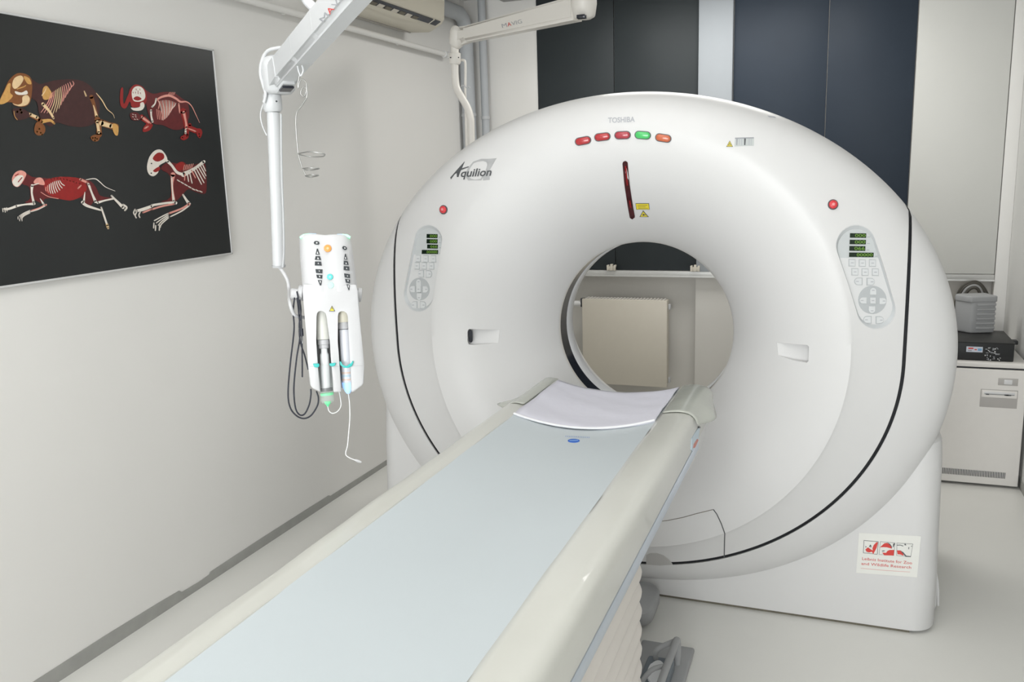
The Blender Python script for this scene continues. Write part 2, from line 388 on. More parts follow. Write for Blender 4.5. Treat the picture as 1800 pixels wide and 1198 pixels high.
# red one with ribs, upper right
a = Print(200, 130, 9.217)
a.poly([(240, 280), (320, 180), (420, 180), (520, 260), (640, 320), (800, 290), (960, 300), (1100, 390), (1200, 480), (1220, 700), (1120, 880), (960, 900), (800, 830), (640, 800), (560, 650), (520, 480), (480, 420), (300, 420)], fd)
a.poly([(300, 200), (380, 170), (480, 220), (530, 330), (500, 500), (300, 540), (260, 440), (200, 550), (130, 540), (100, 440), (110, 250), (150, 230), (150, 430), (170, 480), (220, 360)], fr_)
a.poly([(290, 290), (340, 210), (420, 200), (490, 260), (510, 370), (470, 430), (380, 450), (310, 420)], fw_)
a.poly([(320, 390), (380, 360), (450, 400), (400, 430), (340, 420)], fr_)
for q in ((310, 290), (350, 290), (390, 270), (390, 300), (430, 300), (360, 240), (420, 240)): a.line([q, (q[0]+4, q[1]+22)], 9, fr_)
a.poly([(275, 545), (340, 550), (420, 530), (430, 470), (480, 460), (495, 530), (440, 590), (320, 590)], fw_)
a.line([(690, 420), (780, 370), (900, 350), (1010, 400), (1080, 450), (1180, 450), (1260, 520), (1320, 640), (1390, 790)], [26, 34, 38, 34, 30, 20, 14, 12, 6], fp)
for i in range(5): a.line([(880+i*22, 340), (905+i*22, 295)], 8, fp)
for i in range(16):
    t = i/15; x0 = 735+270*t; y0 = 440-30*math.sin(t*3.1)+30*t
    x1 = 790+160*t; y1 = 745-150*t*t-40*t
    a.line([(x0, y0), ((x0+x1)/2+10, (y0+y1)/2), (x1, y1)], [7, 10, 7], fp if i % 3 else fw_)
for i in range(4): a.line([(690+i*25, 570+i*10), (710+i*30, 730+i*6)], 10, fp)
a.line([(620, 530), (665, 480), (685, 400)], [30, 22, 26], fw_); a.line([(700, 400), (735, 480), (720, 560)], [16, 14, 18], fp)
a.line([(600, 590), (605, 680), (625, 770)], [34, 26, 36], fw_); a.line([(450, 700), (540, 770), (600, 830)], [90, 70, 60], fr_); a.line([(455, 700), (590, 800)], [40, 30], fp)
a.poly([(470, 880), (540, 800), (620, 830), (580, 910), (480, 940)], fr_); a.line([(500, 880), (550, 850)], 26, fp)
a.poly([(260, 640), (360, 620), (440, 690), (400, 750), (290, 740)], fd)
for q in ((300, 650), (340, 660), (300, 690), (345, 690), (330, 730), (370, 730)): a.line([q, (q[0]+16, q[1]+6)], 12, fw_)
a.line([(1050, 480), (1065, 630)], [24, 20], fp)
a.line([(1120, 600), (1150, 740), (1180, 900), (1170, 1000)], [100, 80, 70, 80], fr_); a.line([(1130, 620), (1165, 780), (1175, 870)], [44, 30, 44], fp); a.line([(1160, 900), (1160, 960)], 30, fw_)
a.line([(1230, 820), (1240, 880), (1360, 930)], [50, 90, 80], fr_); a.line([(1210, 885), (1330, 930)], 20, fp)
a.poly([(1340, 890), (1410, 890), (1430, 960), (1390, 1040), (1340, 980)], fr_); a.poly([(1080, 1020), (1160, 980), (1210, 1020), (1150, 1070), (1090, 1060)], fr_); a.dots([(1110, 1030), (1180, 1005), (1380, 970), (1385, 1010)], 12, fp)
a.done('bright red skeleton scan with fine ribs, upper right of the print')
# red stretched cat, lower left
a = Print(0, 280, 7.826)
a.poly([(340, 190), (440, 240), (560, 250), (700, 260), (820, 235), (1000, 250), (1160, 270), (1260, 310), (1330, 400), (1380, 500), (1540, 530), (1520, 560), (1340, 590), (1300, 560), (1240, 640), (1180, 620), (1120, 530), (960, 570), (840, 540), (620, 540), (600, 610), (540, 590), (470, 560), (440, 600), (340, 590), (410, 540), (400, 380), (300, 330)], fd)
a.poly([(620, 290), (840, 240), (1120, 270), (1190, 420), (1060, 540), (900, 560), (700, 500), (620, 420)], fr_)
a.poly([(165, 260), (210, 180), (290, 150), (360, 190), (340, 260), (290, 340), (240, 380), (180, 350)], fp)
a.poly([(170, 300), (230, 230), (310, 220), (320, 280), (240, 375), (185, 345)], fw_); a.line([(250, 310), (300, 250)], 14, fr_); a.line([(210, 225), (250, 200)], 14, fr_)
a.poly([(460, 320), (500, 260), (560, 250), (600, 290), (612, 350), (540, 345)], fp); a.line([(450, 355), (530, 330)], 14, fw_)
for i in range(9):
    t = i/8; x0 = 820-190*t; y0 = 290+80*t*t+10*t; x1 = 885-250*t; y1 = 360+110*math.sin(t*2.4)**1*1
    a.line([(x0, y0), ((x0+x1)/2-6, (y0+y1)/2+8), (x1, y1)], 12, fw_ if i < 7 else fp)
for i in range(10): a.dots([(700+i*44, 268-18*math.sin(i*.5)+5*i)], 8, fp)
a.line([(440, 360), (435, 460), (460, 590)], [40, 26, 34], fw_); a.line([(470, 610), (340, 620), (230, 640)], [36, 22, 30], fw_); a.line([(230, 640), (120, 680), (60, 680)], [36, 30, 30], fw_)
for q in ((40, 720), (70, 725), (95, 710)): a.line([(q[0]-6, q[1]-45), q], 13, fw_)
a.line([(550, 540), (600, 620)], [10, 30], fw_); a.line([(630, 625), (540, 670), (430, 710)], [30, 22, 28], fp); a.line([(620, 640), (520, 690), (420, 720)], 12, fw_)
for i in range(4): a.line([(410, 700+i*12), (330, 735+i*14), (260+i*10, 780+i*14)], 10, fw_)
for q in ((245, 820), (268, 845), (300, 845)): a.line([(q[0], q[1]-30), q], 12, fw_)
a.line([(560, 450), (660, 510), (800, 540)], 9, fp)
a.line([(1105, 275), (1200, 320)], [36, 26], fp); a.line([(1215, 340), (1260, 460), (1310, 580)], [32, 26, 40], fw_); a.line([(1340, 595), (1440, 565), (1560, 540)], [34, 22, 24], fw_)
a.line([(1530, 500), (1600, 570), (1690, 660)], [24, 30, 44], fw_); a.line([(1690, 620), (1740, 660), (1715, 700)], [22, 26, 24], fw_)
a.line([(1165, 450), (1150, 580)], [10, 30], fw_); a.line([(1130, 590), (1200, 640), (1390, 700)], [40, 36, 22], fw_); a.line([(1390, 660), (1430, 780), (1470, 900)], [22, 26, 26], fw_); a.line([(1470, 900), (1485, 945)], [40, 30], fc)
a.line([(1110, 360), (1070, 400)], 20, fp)
a.line([(1180, 280), (1300, 265), (1370, 310), (1450, 380), (1580, 435)], [10, 14, 13, 10, 6], fw_)
a.done('red skeleton scan of a stretched-out cat, lower left of the print')
# crouching one, lower right
a = Print(220, 250, 7.05)
a.poly([(520, 250), (640, 260), (720, 240), (800, 290), (960, 250), (1000, 320), (1010, 560), (980, 640), (860, 610), (780, 580), (700, 660), (640, 720), (560, 740), (440, 730), (560, 680), (560, 420), (440, 330)], fd)
a.poly([(270, 300), (300, 180), (370, 100), (450, 95), (510, 170), (515, 230), (420, 290), (410, 370), (350, 420), (290, 390)], fw_)
a.poly([(340, 200), (400, 130), (470, 140), (480, 200), (400, 240)], fr_); a.poly([(345, 350), (420, 300), (430, 340), (380, 370)], fr_); a.dots([(325, 262), (323, 382)], 9, m_print)
a.line([(525, 235), (580, 290), (640, 370), (720, 400)], [36, 30, 34, 36], fw_)
a.line([(720, 400), (800, 360), (880, 310), (975, 240)], [60, 46, 34, 40], fw_)
a.poly([(620, 290), (690, 240), (740, 270), (710, 340), (650, 350)], fr_)
for i in range(6): a.line([(720+i*20, 350-i*6), (735+i*22, 280-i*3)], 8, fp)
for i, q in enumerate(((735, 470), (785, 485), (828, 505), (870, 440), (945, 520), (975, 500), (990, 450), (1000, 415), (995, 355))):
    a.line([(740+i*27, 390-i*15), q], 13, fw_ if i not in (0, 3) else fp)
for i in range(7): a.line([(645+i*46, 465+i*27-(i > 4)*(i-4)*12), (675+i*46, 485+i*26-(i > 4)*(i-4)*12)], 14, fw_)
a.line([(590, 400), (580, 540), (600, 720)], [60, 26, 40], fp); a.line([(575, 430), (585, 600), (600, 730)], [16, 14, 30], fw_)
a.line([(625, 750), (520, 750), (330, 780)], [40, 26, 30], fw_); a.line([(600, 765), (460, 790), (330, 830)], 22, fp)
a.line([(330, 790), (220, 830), (140, 850)], [34, 40, 30], fw_); a.line([(320, 830), (220, 870)], 20, fp)
for q in ((135, 935), (180, 930), (115, 900)): a.line([(q[0]+5, q[1]-70), (q[0]-12, q[1]-30), q], 16, fw_)
a.line([(715, 650), (760, 720), (790, 760)], [22, 30, 44], fw_); a.line([(790, 770), (700, 820), (540, 880)], [36, 24, 24], fp); a.line([(790, 785), (700, 850), (560, 920)], 16, fw_)
for i in range(4): a.line([(530+i*2, 880+i*18), (450, 920+i*30), (360+i*24, 970+i*28)], 14, fw_)
for q in ((350, 1060), (372, 1090), (420, 1088)): a.line([(q[0]+4, q[1]-60), q], 16, fw_)
a.done('red and white skeleton scan with crouching forelegs, lower right of the print')

# ------------------------------------------------------------------ scanner gantry
G = .98
CX, CZ, OZ = -.739*G, H-.645*G, H-.673*G
RT, RC, YT, YC = .361*G, .791*G, 3.405*G, 3.05*G
A_, BT, BB, DEP = 1.158*G, .957*G, .966*G, .09
def E_(th):
    c, s = math.cos(th), math.sin(th); b = BT if s > 0 else BB
    e = 1/math.sqrt((c/A_)**2+(s/b)**2); return e*(1+.022*math.sin(2*th)**2) if s < 0 else e
def ringpt(w, th):
    R = RC+(E_(th)-RC)*w; cz = CZ+(OZ-CZ)*w
    return CX-.02*w+R*math.cos(th), cz+R*math.sin(th)
def Yout(w, th=-1.57): w = min(max(w, 0), 1); return YC+(.085+.020*math.cos(th)**2)*w**(.8+.9*max(0, math.sin(th)))+DEP*(1-math.sqrt(max(0, 1-w**6)))
def Yin(s): s = min(max(s, 0), 1); return YC+(YT-YC)*((1-s)**2.3*.93+(1-s)**12*.07)
def front_y(x, z):
    w = 0
    for _ in range(12):
        cz = CZ+(OZ-CZ)*max(w, 0); dx, dz = x-CX+.02*max(w, 0), z-cz; r = math.hypot(dx, dz); th = math.atan2(dz, dx)
        w = (r-RC)/(E_(th)-RC)
        if w <= 0: break
    if w <= 0: return Yin((math.hypot(x-CX, z-CZ)-RT)/(RC-RT))
    return Yout(w, th)
GX = CX
def onG(px, py, off=0.0):
    Y = 3.1; d = ray(px, py)
    for _ in range(40):
        p = EYE+d*(Y/d.y); Y += .6*(front_y(p.x, p.z)-Y)
    p = EYE+d*(Y/d.y)
    if off:
        p = p+normG(p)*off
    return p
def normG(p):
    e = .004
    gx = (front_y(p.x+e, p.z)-front_y(p.x-e, p.z))/(2*e); gz = (front_y(p.x, p.z+e)-front_y(p.x, p.z-e))/(2*e)
    return Vector((gx, -1, gz)).normalized()
def inside_gap(x, z):
    dx = x-CX+.012
    if z > OZ: return abs(dx) < .966*G
    return (dx/(.966*G))**2+((z-OZ)/(.845*G))**2 < 1
def wgap(th):
    if inside_gap(*ringpt(1, th)): return 1.0
    lo, hi = 0, 1
    for _ in range(40):
        m_ = (lo+hi)/2
        if inside_gap(*ringpt(m_, th)): lo = m_
        else: hi = m_
    return lo
gan = empty('scanner_gantry', (CX, 3.5, 0), 'large white ring-shaped tomography scanner gantry with open round bore', 'scanner')
NT = 300
THS = [2*math.pi*k/NT for k in range(NT)]
WG = [wgap(t) for t in THS]
bm = bmesh.new()
def phi(w_): return math.asin(min(1, w_**3))
fr, bk = [], []
def ringverts(f): return [bm.verts.new(f(k)) for k in range(NT)]
NI, NO = 30, 30
for i in range(NI+1):
    s = (i/NI)**1.25; R = RT+(RC-RT)*s
    fr.append(ringverts(lambda k: (CX+R*math.cos(THS[k]), Yin(s), CZ+R*math.sin(THS[k]))))
for i in range(1, NO+1):
    def f(k):
        ph = i/NO*phi(WG[k]); w_ = max(0, math.sin(ph))**(1/3) if WG[k] > 0 else 0
        # blend to keep spacing even near the crease
        t_ = i/NO; w_ = 1-(1-t_)**2.2; w2 = WG[k]*t_; u = WG[k]**6; w_ = min(w_, WG[k])
        w_ = w_*u+w2*(1-u)
        x, z = ringpt(w_, THS[k]); return (x, Yout(w_, THS[k]), z)
    fr.append(ringverts(f))
TH = .05
def backring(i, src):
    out = []
    for k in range(NT):
        v = src[k].co; sc_ = 1-.02*max(0, (i-NI)/NO) if i > NI else 1
        out.append(bm.verts.new((CX+(v.x-CX)*sc_, v.y+TH, OZ+(v.z-OZ)*sc_)))
    return out
for i, rr in enumerate(fr):
    if i % 4 == 0 or i == len(fr)-1: bk.append(backring(i, rr))
def bridge(a, b):
    for k in range(NT): bm.faces.new((a[k], a[(k+1) % NT], b[(k+1) % NT], b[k]))
for i in range(len(fr)-1): bridge(fr[i], fr[i+1])
for i in range(len(bk)-1): bridge(bk[i+1], bk[i])
bridge(fr[-1], bk[-1]); bridge(bk[0], fr[0])
cover = frombm('front_cover', bm, m_gan, gan, 0)
# recesses cut into the cover
def cutter(front_px, d_in, lift=.03):
    V = []
    for (x, y), d in zip(front_px, d_in):
        p = onG(x, y); nrm = normG(p); V += [p+nrm*lift, p-nrm*d]
    n = len(front_px); F_ = [tuple(2*k for k in range(n)), tuple(2*k+1 for k in range(n))[::-1]]
    for k in range(n): j = (k+1) % n; F_.append((2*k, 2*k+1, 2*j+1, 2*j))
    return mesh('cut', V, F_, m_gan, None, 0)
def pill_px(p0, p1, r0x, r1x, ry0, ry1, n=14):
    """capsule between two pixel centres"""
    out = []
    dx, dy = p1[0]-p0[0], p1[1]-p0[1]; a = math.atan2(dy, dx)
    for k in range(n+1):
        t = a+math.pi/2+math.pi*k/n; out.append((p0[0]+r0x*math.cos(t), p0[1]+ry0*math.sin(t)))
    for k in range(n+1):
        t = a-math.pi/2+math.pi*k/n; out.append((p1[0]+r1x*math.cos(t), p1[1]+ry1*math.sin(t)))
    return out
PR = pill_px((1505, 432), (1540, 543), 35, 34, 36, 34)
PL = pill_px((753, 422), (736, 516), 24, 26, 26, 31)
cuts = [cutter([(1366, 601), (1419, 606), (1422, 609), (1421, 634), (1418, 637), (1395, 633), (1368, 624)], [.001, .040, .042, .042, .040, .022, .001]),
        cutter([(822, 582), (824, 578), (832, 578), (878, 579), (876, 602), (832, 606), (824, 605), (822, 600)], [.028, .028, .026, .001, .001, .026, .028, .028]),
        cutter(PR, [.024]*len(PR)), cutter(PL, [.024]*len(PL))]
for c in cuts:
    md = cover.modifiers.new('b', 'BOOLEAN'); md.operation = 'DIFFERENCE'; md.object = c; md.solver = 'EXACT'
dg = bpy.context.evaluated_depsgraph_get(); dg.update()
ev = cover.evaluated_get(dg); nm = bpy.data.meshes.new_from_object(ev)
cover.modifiers.clear()
if len(nm.polygons) > 5000: cover.data = nm
sharp(cover.data, 30)
for c in cuts: bpy.data.objects.remove(c)

# outer shell (behind the gap) and back
bm = bmesh.new(); GW = .0125
rings = []
def wst(k): return min(1, WG[k]+GW/max(.05, (E_(THS[k])-RC))) if WG[k] < 1 else 1
WS = [wst(k) for k in range(NT)]
def shp(k, i, n):
    a0 = phi(WS[k]); ph = a0+(math.pi/2-a0)*i/n; w_ = math.sin(ph)**(1/3); x, z = ringpt(w_, THS[k]); return (x, Yout(w_, THS[k]), z)
rings.append(ringverts(lambda k: (lambda p: (p[0], p[1]+.03, p[2]))(shp(k, 0, 14))))
for i in range(15): rings.append(ringverts(lambda k: shp(k, i, 14)))
y1 = Yout(1)
for Y, s in ((y1+.20, 1.0), (3.7, .995), (3.88, .985), (3.95, .965), (3.98, .93), (3.985, .85)):
    rings.append(ringverts(lambda k: (lambda p: (CX+(p[0]-CX)*s, Y, OZ+(p[1]-OZ)*s))(ringpt(1, THS[k]))))
for R, Y in ((.60, 3.985), (.56, 3.975), (.50, 3.93), (.45, 3.80), (.41, 3.66), (.375, 3.56), (RT, 3.52)):
    rings.append(ringverts(lambda k: (CX+R*math.cos(THS[k]), Y, CZ+R*math.sin(THS[k]))))
for i in range(len(rings)-1): bridge(rings[i], rings[i+1])
# keep the lowest part of the ring above the floor
for v in bm.verts: v.co.z = max(v.co.z, .012)
frombm('outer_shell', bm, m_gan, gan, 50)
# dark gasket in the gap
vs, fs = [], []; idx = []
for k in range(NT):
    if WG[k] < .9999:
        a = ringpt(WG[k]-.002, THS[k]); b = ringpt(WS[k]+.002, THS[k]); idx.append(k)
        vs += [(a[0], Yout(WG[k], THS[k])+.007, a[1]), (b[0], Yout(WS[k], THS[k])+.007, b[1])]
pos = {k: i for i, k in enumerate(idx)}
for k in idx:
    j = (k+1) % NT
    if j in pos: a, b = pos[k], pos[j]; fs.append((2*a, 2*a+1, 2*b+1, 2*b))
g_ = mesh('gap_gasket', vs, fs, m_blk, gan, 0); g_['label'] = 'thin black gasket line around the front cover'
# bore liner, dark window ring, white ring
def ringband(name, segs, m):
    V, Fs = [], []; n = 96
    for R, Y in segs: V += [(CX+R*math.cos(2*math.pi*k/n), Y, CZ+R*math.sin(2*math.pi*k/n)) for k in range(n)]
    for i in range(len(segs)-1):
        for k in range(n): Fs.append((n*i+k, n*i+(k+1) % n, n*i+n+(k+1) % n, n*i+n+k))
    return mesh(name, V, Fs, m, gan, 50)
ringband('bore_lip', [(RT+.001, YT-.003), (RT-.001, YT-.001), (RT-.001, YT+.010), (RT+.001, YT+.011)], m_borein)
ringband('bore_window', [(RT-.0005, YT+.009), (RT-.0005, YT+.100)], m_dark)['label'] = 'dark glossy window band inside the bore'
ringband('bore_ring', [(RT, YT+.096), (RT-.0025, YT+.099), (RT-.0025, 3.515), (RT, 3.52)], m_ring)
# base
BX0, BX1 = -1.853, .375
def rrect(x0, x1, y0, y1, r, n=8):
    o = []
    for cx, cy2, a in ((x1-r, y0+r, -math.pi/2), (x1-r, y1-r, 0), (x0+r, y1-r, math.pi/2), (x0+r, y0+r, math.pi)):
        for k in range(n+1): t = a+math.pi/2*k/n; o.append((cx+r*math.cos(t), cy2+r*math.sin(t)))
    return o
vs, fs = [], []
zz = [(.012, .004, 0), (.018, 0, 0), (.2, 0, .006), (.5, .004, .02), (.60, .0055, .026)]
for z, ins, fy in zz:
    P = rrect(BX0+ins, BX1-ins, 3.10+fy, 3.95-ins, .085); n = len(P); vs += [(x, y, z) for x, y in P]
for i in range(len(zz)-1):
    for k in range(n): fs.append((n*i+k, n*i+(k+1) % n, n*i+n+(k+1) % n, n*i+n+k))
fs.append(tuple(range(n))); fs.append(tuple(range(n*(len(zz)-1), n*len(zz))))
for xa, xb in ((BX0, BX0+.42), (BX1-.42, BX1)):
    o_ = len(vs); zt_ = [(.59, .0053, .0255), (.64, .006, .03), (.70, .010, .034), (.735, .045, .06)]
    for z, ins, fy in zt_:
        P = [(x, y) for x, y in rrect(BX0+ins, BX1-ins, 3.10+fy, 3.95-ins, .085)]
        P = [(min(max(x, xa), xb), y) for x, y in P]; vs += [(x, y, z) for x, y in P]
    for i in range(3):
        for k in range(n): fs.append((o_+n*i+k, o_+n*i+(k+1) % n, o_+n*i+n+(k+1) % n, o_+n*i+n+k))
    fs.append(tuple(range(o_+3*n, o_+4*n)))
mesh('base', vs, fs, m_gan2, gan, 40)
box('plinth', BX0+.02, BX1-.085, 3.108, 3.93, 0, .012, m_olive, gan)
vs = [(.30, 3.30, 0.004), (.405, 3.30, .004), (.405, 3.62, .004), (.30, 3.62, .004), (.30, 3.30, .09), (.402, 3.31, .09), (.402, 3.62, .09), (.30, 3.62, .09),
      (.30, 3.34, .24), (.372, 3.36, .24), (.372, 3.60, .24), (.30, 3.60, .24)]
fs = [(0, 1, 2, 3)]+[(a+b*4, (a+1) % 4+b*4, (a+1) % 4+4+b*4, a+4+b*4) for b in (0, 1) for a in range(4)]+[(8, 9, 10, 11)]
me = mesh('base_foot', vs, fs, m_gan2, gan, 60)
b = bmesh.new(); b.from_mesh(me.data); bmesh.ops.bevel(b, geom=list(b.edges), offset=.012, segments=3, affect='EDGES'); b.to_mesh(me.data); b.free(); sharp(me.data, 60)

# everything fixed to the gantry front
def patch(name, poly, m, parent, h=.0015, sub=False):
    """closed thin plate following the cover, outline in pixels"""
    n = len(poly); top = [onG(x, y, h) for x, y in poly]; bot = [onG(x, y, -.001) for x, y in poly]
    F_ = [tuple(range(n))]+[(k, n+k, n+(k+1) % n, (k+1) % n) for k in range(n)]
    return mesh(name, top+bot, F_, m, parent, 0)
def dome(name, poly, m, parent, h=.006, rim=.8, base=0.0):
    n = len(poly); cx = sum(p[0] for p in poly)/n; cy2 = sum(p[1] for p in poly)/n
    V, F_ = [], []
    lv = [(1, -.002+base), (1, h*.45+base), (.93, h*.8+base), (rim, h+base)]
    for s, o_ in lv: V += [onG(cx+(x-cx)*s, cy2+(y-cy2)*s, o_) for x, y in poly]
    for i in range(3):
        for k in range(n): F_.append((n*i+k, n*i+(k+1) % n, n*i+n+(k+1) % n, n*i+n+k))
    F_.append(tuple(range(3*n, 4*n)))
    return mesh(name, V, F_, m, parent, 60)
def glyphs(name, s, o0, uvec, vvec, m, parent, h=.0012, **k):
    return lettering(name, s, lambda u, v: onG(o0[0]+uvec[0]*u+vvec[0]*v, o0[1]+uvec[1]*u+vvec[1]*v, h), m, parent, **k)
def lampm(n_, c, es=.35): return mat(n_, c, .2, emit=c, es=es, coat=.5)
mr = lampm('lamp_red', (.40, .025, .03), .08); mr2 = lampm('lamp_dull_red', (.38, .035, .05), .05); mg = lampm('lamp_green', (.06, .46, .12), .12); mo = lampm('lamp_orange', (.52, .12, .05), .06)
for (x, y, tl), m_, nm_ in zip(((1025, 247.5, -11), (1059, 240.5, -7), (1094.5, 237.5, -2), (1130, 237.5, 4), (1166, 242.5, 9)), (mr, mr, mr2, mg, mo), ('red', 'red', 'dull red', 'green', 'orange')):
    c, s = math.cos(math.radians(tl)), math.sin(math.radians(tl))
    p = pill_px((x-7*c, y-7*s), (x+7*c, y+7*s), 6, 6, 6, 6, 8)
    q = pill_px((x-7.3*c, y-7.3*s), (x+7.3*c, y+7.3*s), 7.3, 7.3, 7.3, 7.3, 8)
    l_ = dome('lamp', p, m_, gan, .009); l_['label'] = nm_+' indicator lamp'; b_ = patch('lamp_bezel', q, m_dtxt, l_, .002)
for x, y, rx, ry in ((780, 368.5, 5.4, 6.4), (1464, 359.5, 7.5, 7.5)):
    patch('button_collar', circ(x, y, rx+1.6, 24, ry+1.6), m_redp if 0 else m_dtxt, gan, .003)
    o = dome('stop_button', circ(x, y, rx, 24, ry), mat('button_red', (.62, .05, .06), .3, emit=(.8, .05, .05), es=.04), gan, .010); o['label'] = 'round red push button'
    dome('button_mark', circ(x, y, rx*.4, 12, ry*.4), mat('button_pink', (.8, .3, .3), .4), gan, .003, base=.008)
# laser slit
sl = [(1099, 287), (1100.5, 305), (1102.5, 325), (1105.5, 345), (1108.5, 364), (1111.5, 380)]
q = smoothpath([Vector((x, y, 0)) for x, y in sl], 3); L_, R_ = [], []
for i, p in enumerate(q):
    t = (q[min(i+1, len(q)-1)]-q[max(i-1, 0)]).normalized(); L_.append((p.x-t.y*4.6, p.y+t.x*4.6)); R_.append((p.x+t.y*4.6, p.y-t.x*4.6))
e0 = [(1099+4.6*math.cos(a), 287+4.6*math.sin(a)) for a in (math.pi*1.2, math.pi*1.5, math.pi*1.8)]
e1 = [(1111.5+4.6*math.cos(a), 380+4.6*math.sin(a)) for a in (.3, math.pi*.5, 2.6)]
poly = e0+R_[::1]+e1+L_[::-1]
V = [onG(x, y, .0022) for x, y in poly]
m_laser = mat('laser_window_glass', (.05, .006, .008), .12, noise=.8, scale=12)
o = patch('laser_window', poly, m_laser, gan, .002); o['label'] = 'curved dark red laser window slit'
for s0, s1 in ((1, 7), (10, 13)):
    pl_ = [(p[0]*.55+q_[0]*.45, p[1]*.55+q_[1]*.45) for p, q_ in zip(L_[s0:s1], R_[s0:s1])]+[(p[0]*.45+q_[0]*.55+1.2, p[1]*.45+q_[1]*.55) for p, q_ in zip(L_[s0:s1], R_[s0:s1])][::-1]
    patch('laser_line', pl_, mat('laser_red', (.28, .008, .01), .2), gan, .0028)
o = patch('warning_label', [(1117, 357), (1141, 357), (1142, 368), (1118.5, 368)], m_dtxt, gan, .0008)
o = patch('warning_label', [(1117.8, 357.8), (1140.2, 357.8), (1141.2, 367.2), (1119.2, 367.2)], m_yel, gan, .0014)
for k, (a0, a1) in enumerate(((1121, 1138), (1121, 1135), (1122, 1139))): patch('label_line', [(a0, 359.6+k*2.7), (a1, 359.6+k*2.7), (a1, 360.5+k*2.7), (a0, 360.5+k*2.7)], mat('olive_print', (.30, .26, .05), .6), gan, .002)
patch('warning_sign', [(1130.5, 369.5), (1140.5, 381), (1124, 381)], m_dtxt, gan, .0008); patch('warning_sign', [(1130.6, 371.5), (1138.5, 380), (1125.8, 380)], m_yel, gan, .0014)
patch('warning_mark', circ(1131.3, 376.8, 1.7, 10), m_dtxt, gan, .002); patch('warning_mark', [(1131.3, 376.4), (1135.5, 376.6), (1135.5, 377.2), (1131.3, 377.4)], m_dtxt, gan, .002)
patch('radiation_sign', [(1282.7, 247), (1288.5, 258), (1276.5, 258)], m_dtxt, gan, .0008); patch('radiation_sign', [(1282.7, 248.6), (1287.2, 257.2), (1278, 257.2)], m_yel, gan, .0014)
for t in (-90, 30, 150):
    c, s = math.cos(math.radians(t)), math.sin(math.radians(t)); patch('radiation_mark', circ(1282.7+1.8*c, 254+1.8*s, 1.1, 8), m_dtxt, gan, .002)
patch('serial_label', [(1292, 243), (1325, 242), (1325, 256), (1291, 257.5)], mat('silver_label', (.50, .53, .52), .4, noise=.05), gan, .0012)
for x, w2, m_ in ((1294, 3, m_txt), (1299, 1.5, m_ltxt), (1303, 1.5, m_ltxt), (1308, 3, m_dtxt), (1316, 1.5, m_ltxt), (1320, 1, m_ltxt)):
    patch('label_bar', [(x, 243.5), (x+w2, 243.5), (x+w2*.7, 255), (x, 255)], m_, gan, .002)
patch('label_bar', [(1292, 242.2), (1325, 241.4), (1325, 243.4), (1292, 244.4)], m_txt, gan, .002)
glyphs('maker_lettering', 'TOSHIBA', (1069, 216), (47, -2), (0, -9), m_ltxt, gan, bold=True)
# script lettering with its silver numerals behind
patch('logo_plate', [(822, 296), (832, 284), (846, 279), (858, 279), (857, 300), (846, 317), (823, 317), (818, 309)], mat('logo_silver', (.48, .485, .49), .35, .2, noise=.1, scale=50), gan, .0008)
patch('logo_plate', [(858, 279), (873, 278), (861, 299), (861, 316), (849, 317), (850, 306), (857, 300)], mat('logo_silver', (.48, .485, .49)), gan, .0008)
patch('logo_letter', [(793, 315), (792, 312), (806, 296), (817, 284), (812, 296), (805, 310.5), (803.5, 310.5), (808, 300.5), (799, 306.5)], m_dtxt, gan, .0018)
patch('logo_letter', [(806, 299.5), (812, 296), (824, 292.5), (823.5, 293.8), (812, 298.3), (806, 301.5)], m_dtxt, gan, .0019)
patch('logo_letter', [(803, 300), (811, 297), (806, 311), (803.5, 311)], m_dtxt, gan, .0018)
glyphs('logo_lettering', 'quilion', (810.5, 311), (54, -2.6), (0, -13.5), m_dtxt, gan, h=.0018, bold=True, shear=.25)
# control panels
m_plate = mat('panel_plate', (.66, .665, .665), .45, noise=.02); m_head = mat('panel_head', (.54, .565, .57), .4, noise=.02)
m_btn = mat('panel_button', (.64, .655, .66), .4, noise=.02); m_pado = mat('panel_disc', (.45, .47, .48), .45, noise=.02); m_rim = mat('panel_rim', (.52, .54, .55), .4, noise=.02)
m_scr = mat('display_black', (.008, .02, .010), .15, noise=.1); m_dig = mat('display_digit', (.10, .20, .03), .4, emit=(.18, .38, .03), es=.12)
D0 = -.0085
def shrink(poly, s, dx=0, dy=0):
    n = len(poly); cx = sum(p[0] for p in poly)/n; cy2 = sum(p[1] for p in poly)/n
    return [(cx+(x-cx)*s+dx, cy2+(y-cy2)*s+dy) for x, y in poly]
def gplate(name, poly, m, par, h0, h1):
    n = len(poly); V = [onG(x, y, h1) for x, y in poly]+[onG(x, y, h0) for x, y in poly]
    return mesh(name, V, [tuple(range(n))]+[(k, n+k, n+(k+1) % n, (k+1) % n) for k in range(n)], m, par, 0)
def panel(PP, screens, *a_, **k_):
    global onG
    keep = onG
    C = keep(sum(p[0] for p in PP)/len(PP), sum(p[1] for p in PP)/len(PP))
    pts = [keep(*p) for p in PP]; nr = Vector((0, 0, 0)); n_ = len(pts)
    for i in range(n_): nr += (pts[i]-C).cross(pts[(i+1) % n_]-C)
    nr.normalize(); nr = -nr if nr.y > 0 else nr
    base_ = C+nr*(min((p-C).dot(nr) for p in pts)*.6)
    def flat(px, py, off=0.0):
        d = ray(px, py); t = (base_-EYE).dot(nr)/d.dot(nr); return EYE+d*t+nr*off
    def rimmix(px, py, off=0.0): return keep(px, py, off)
    onG = flat
    panel_(PP, screens, keep, *a_, **k_)
    onG = keep
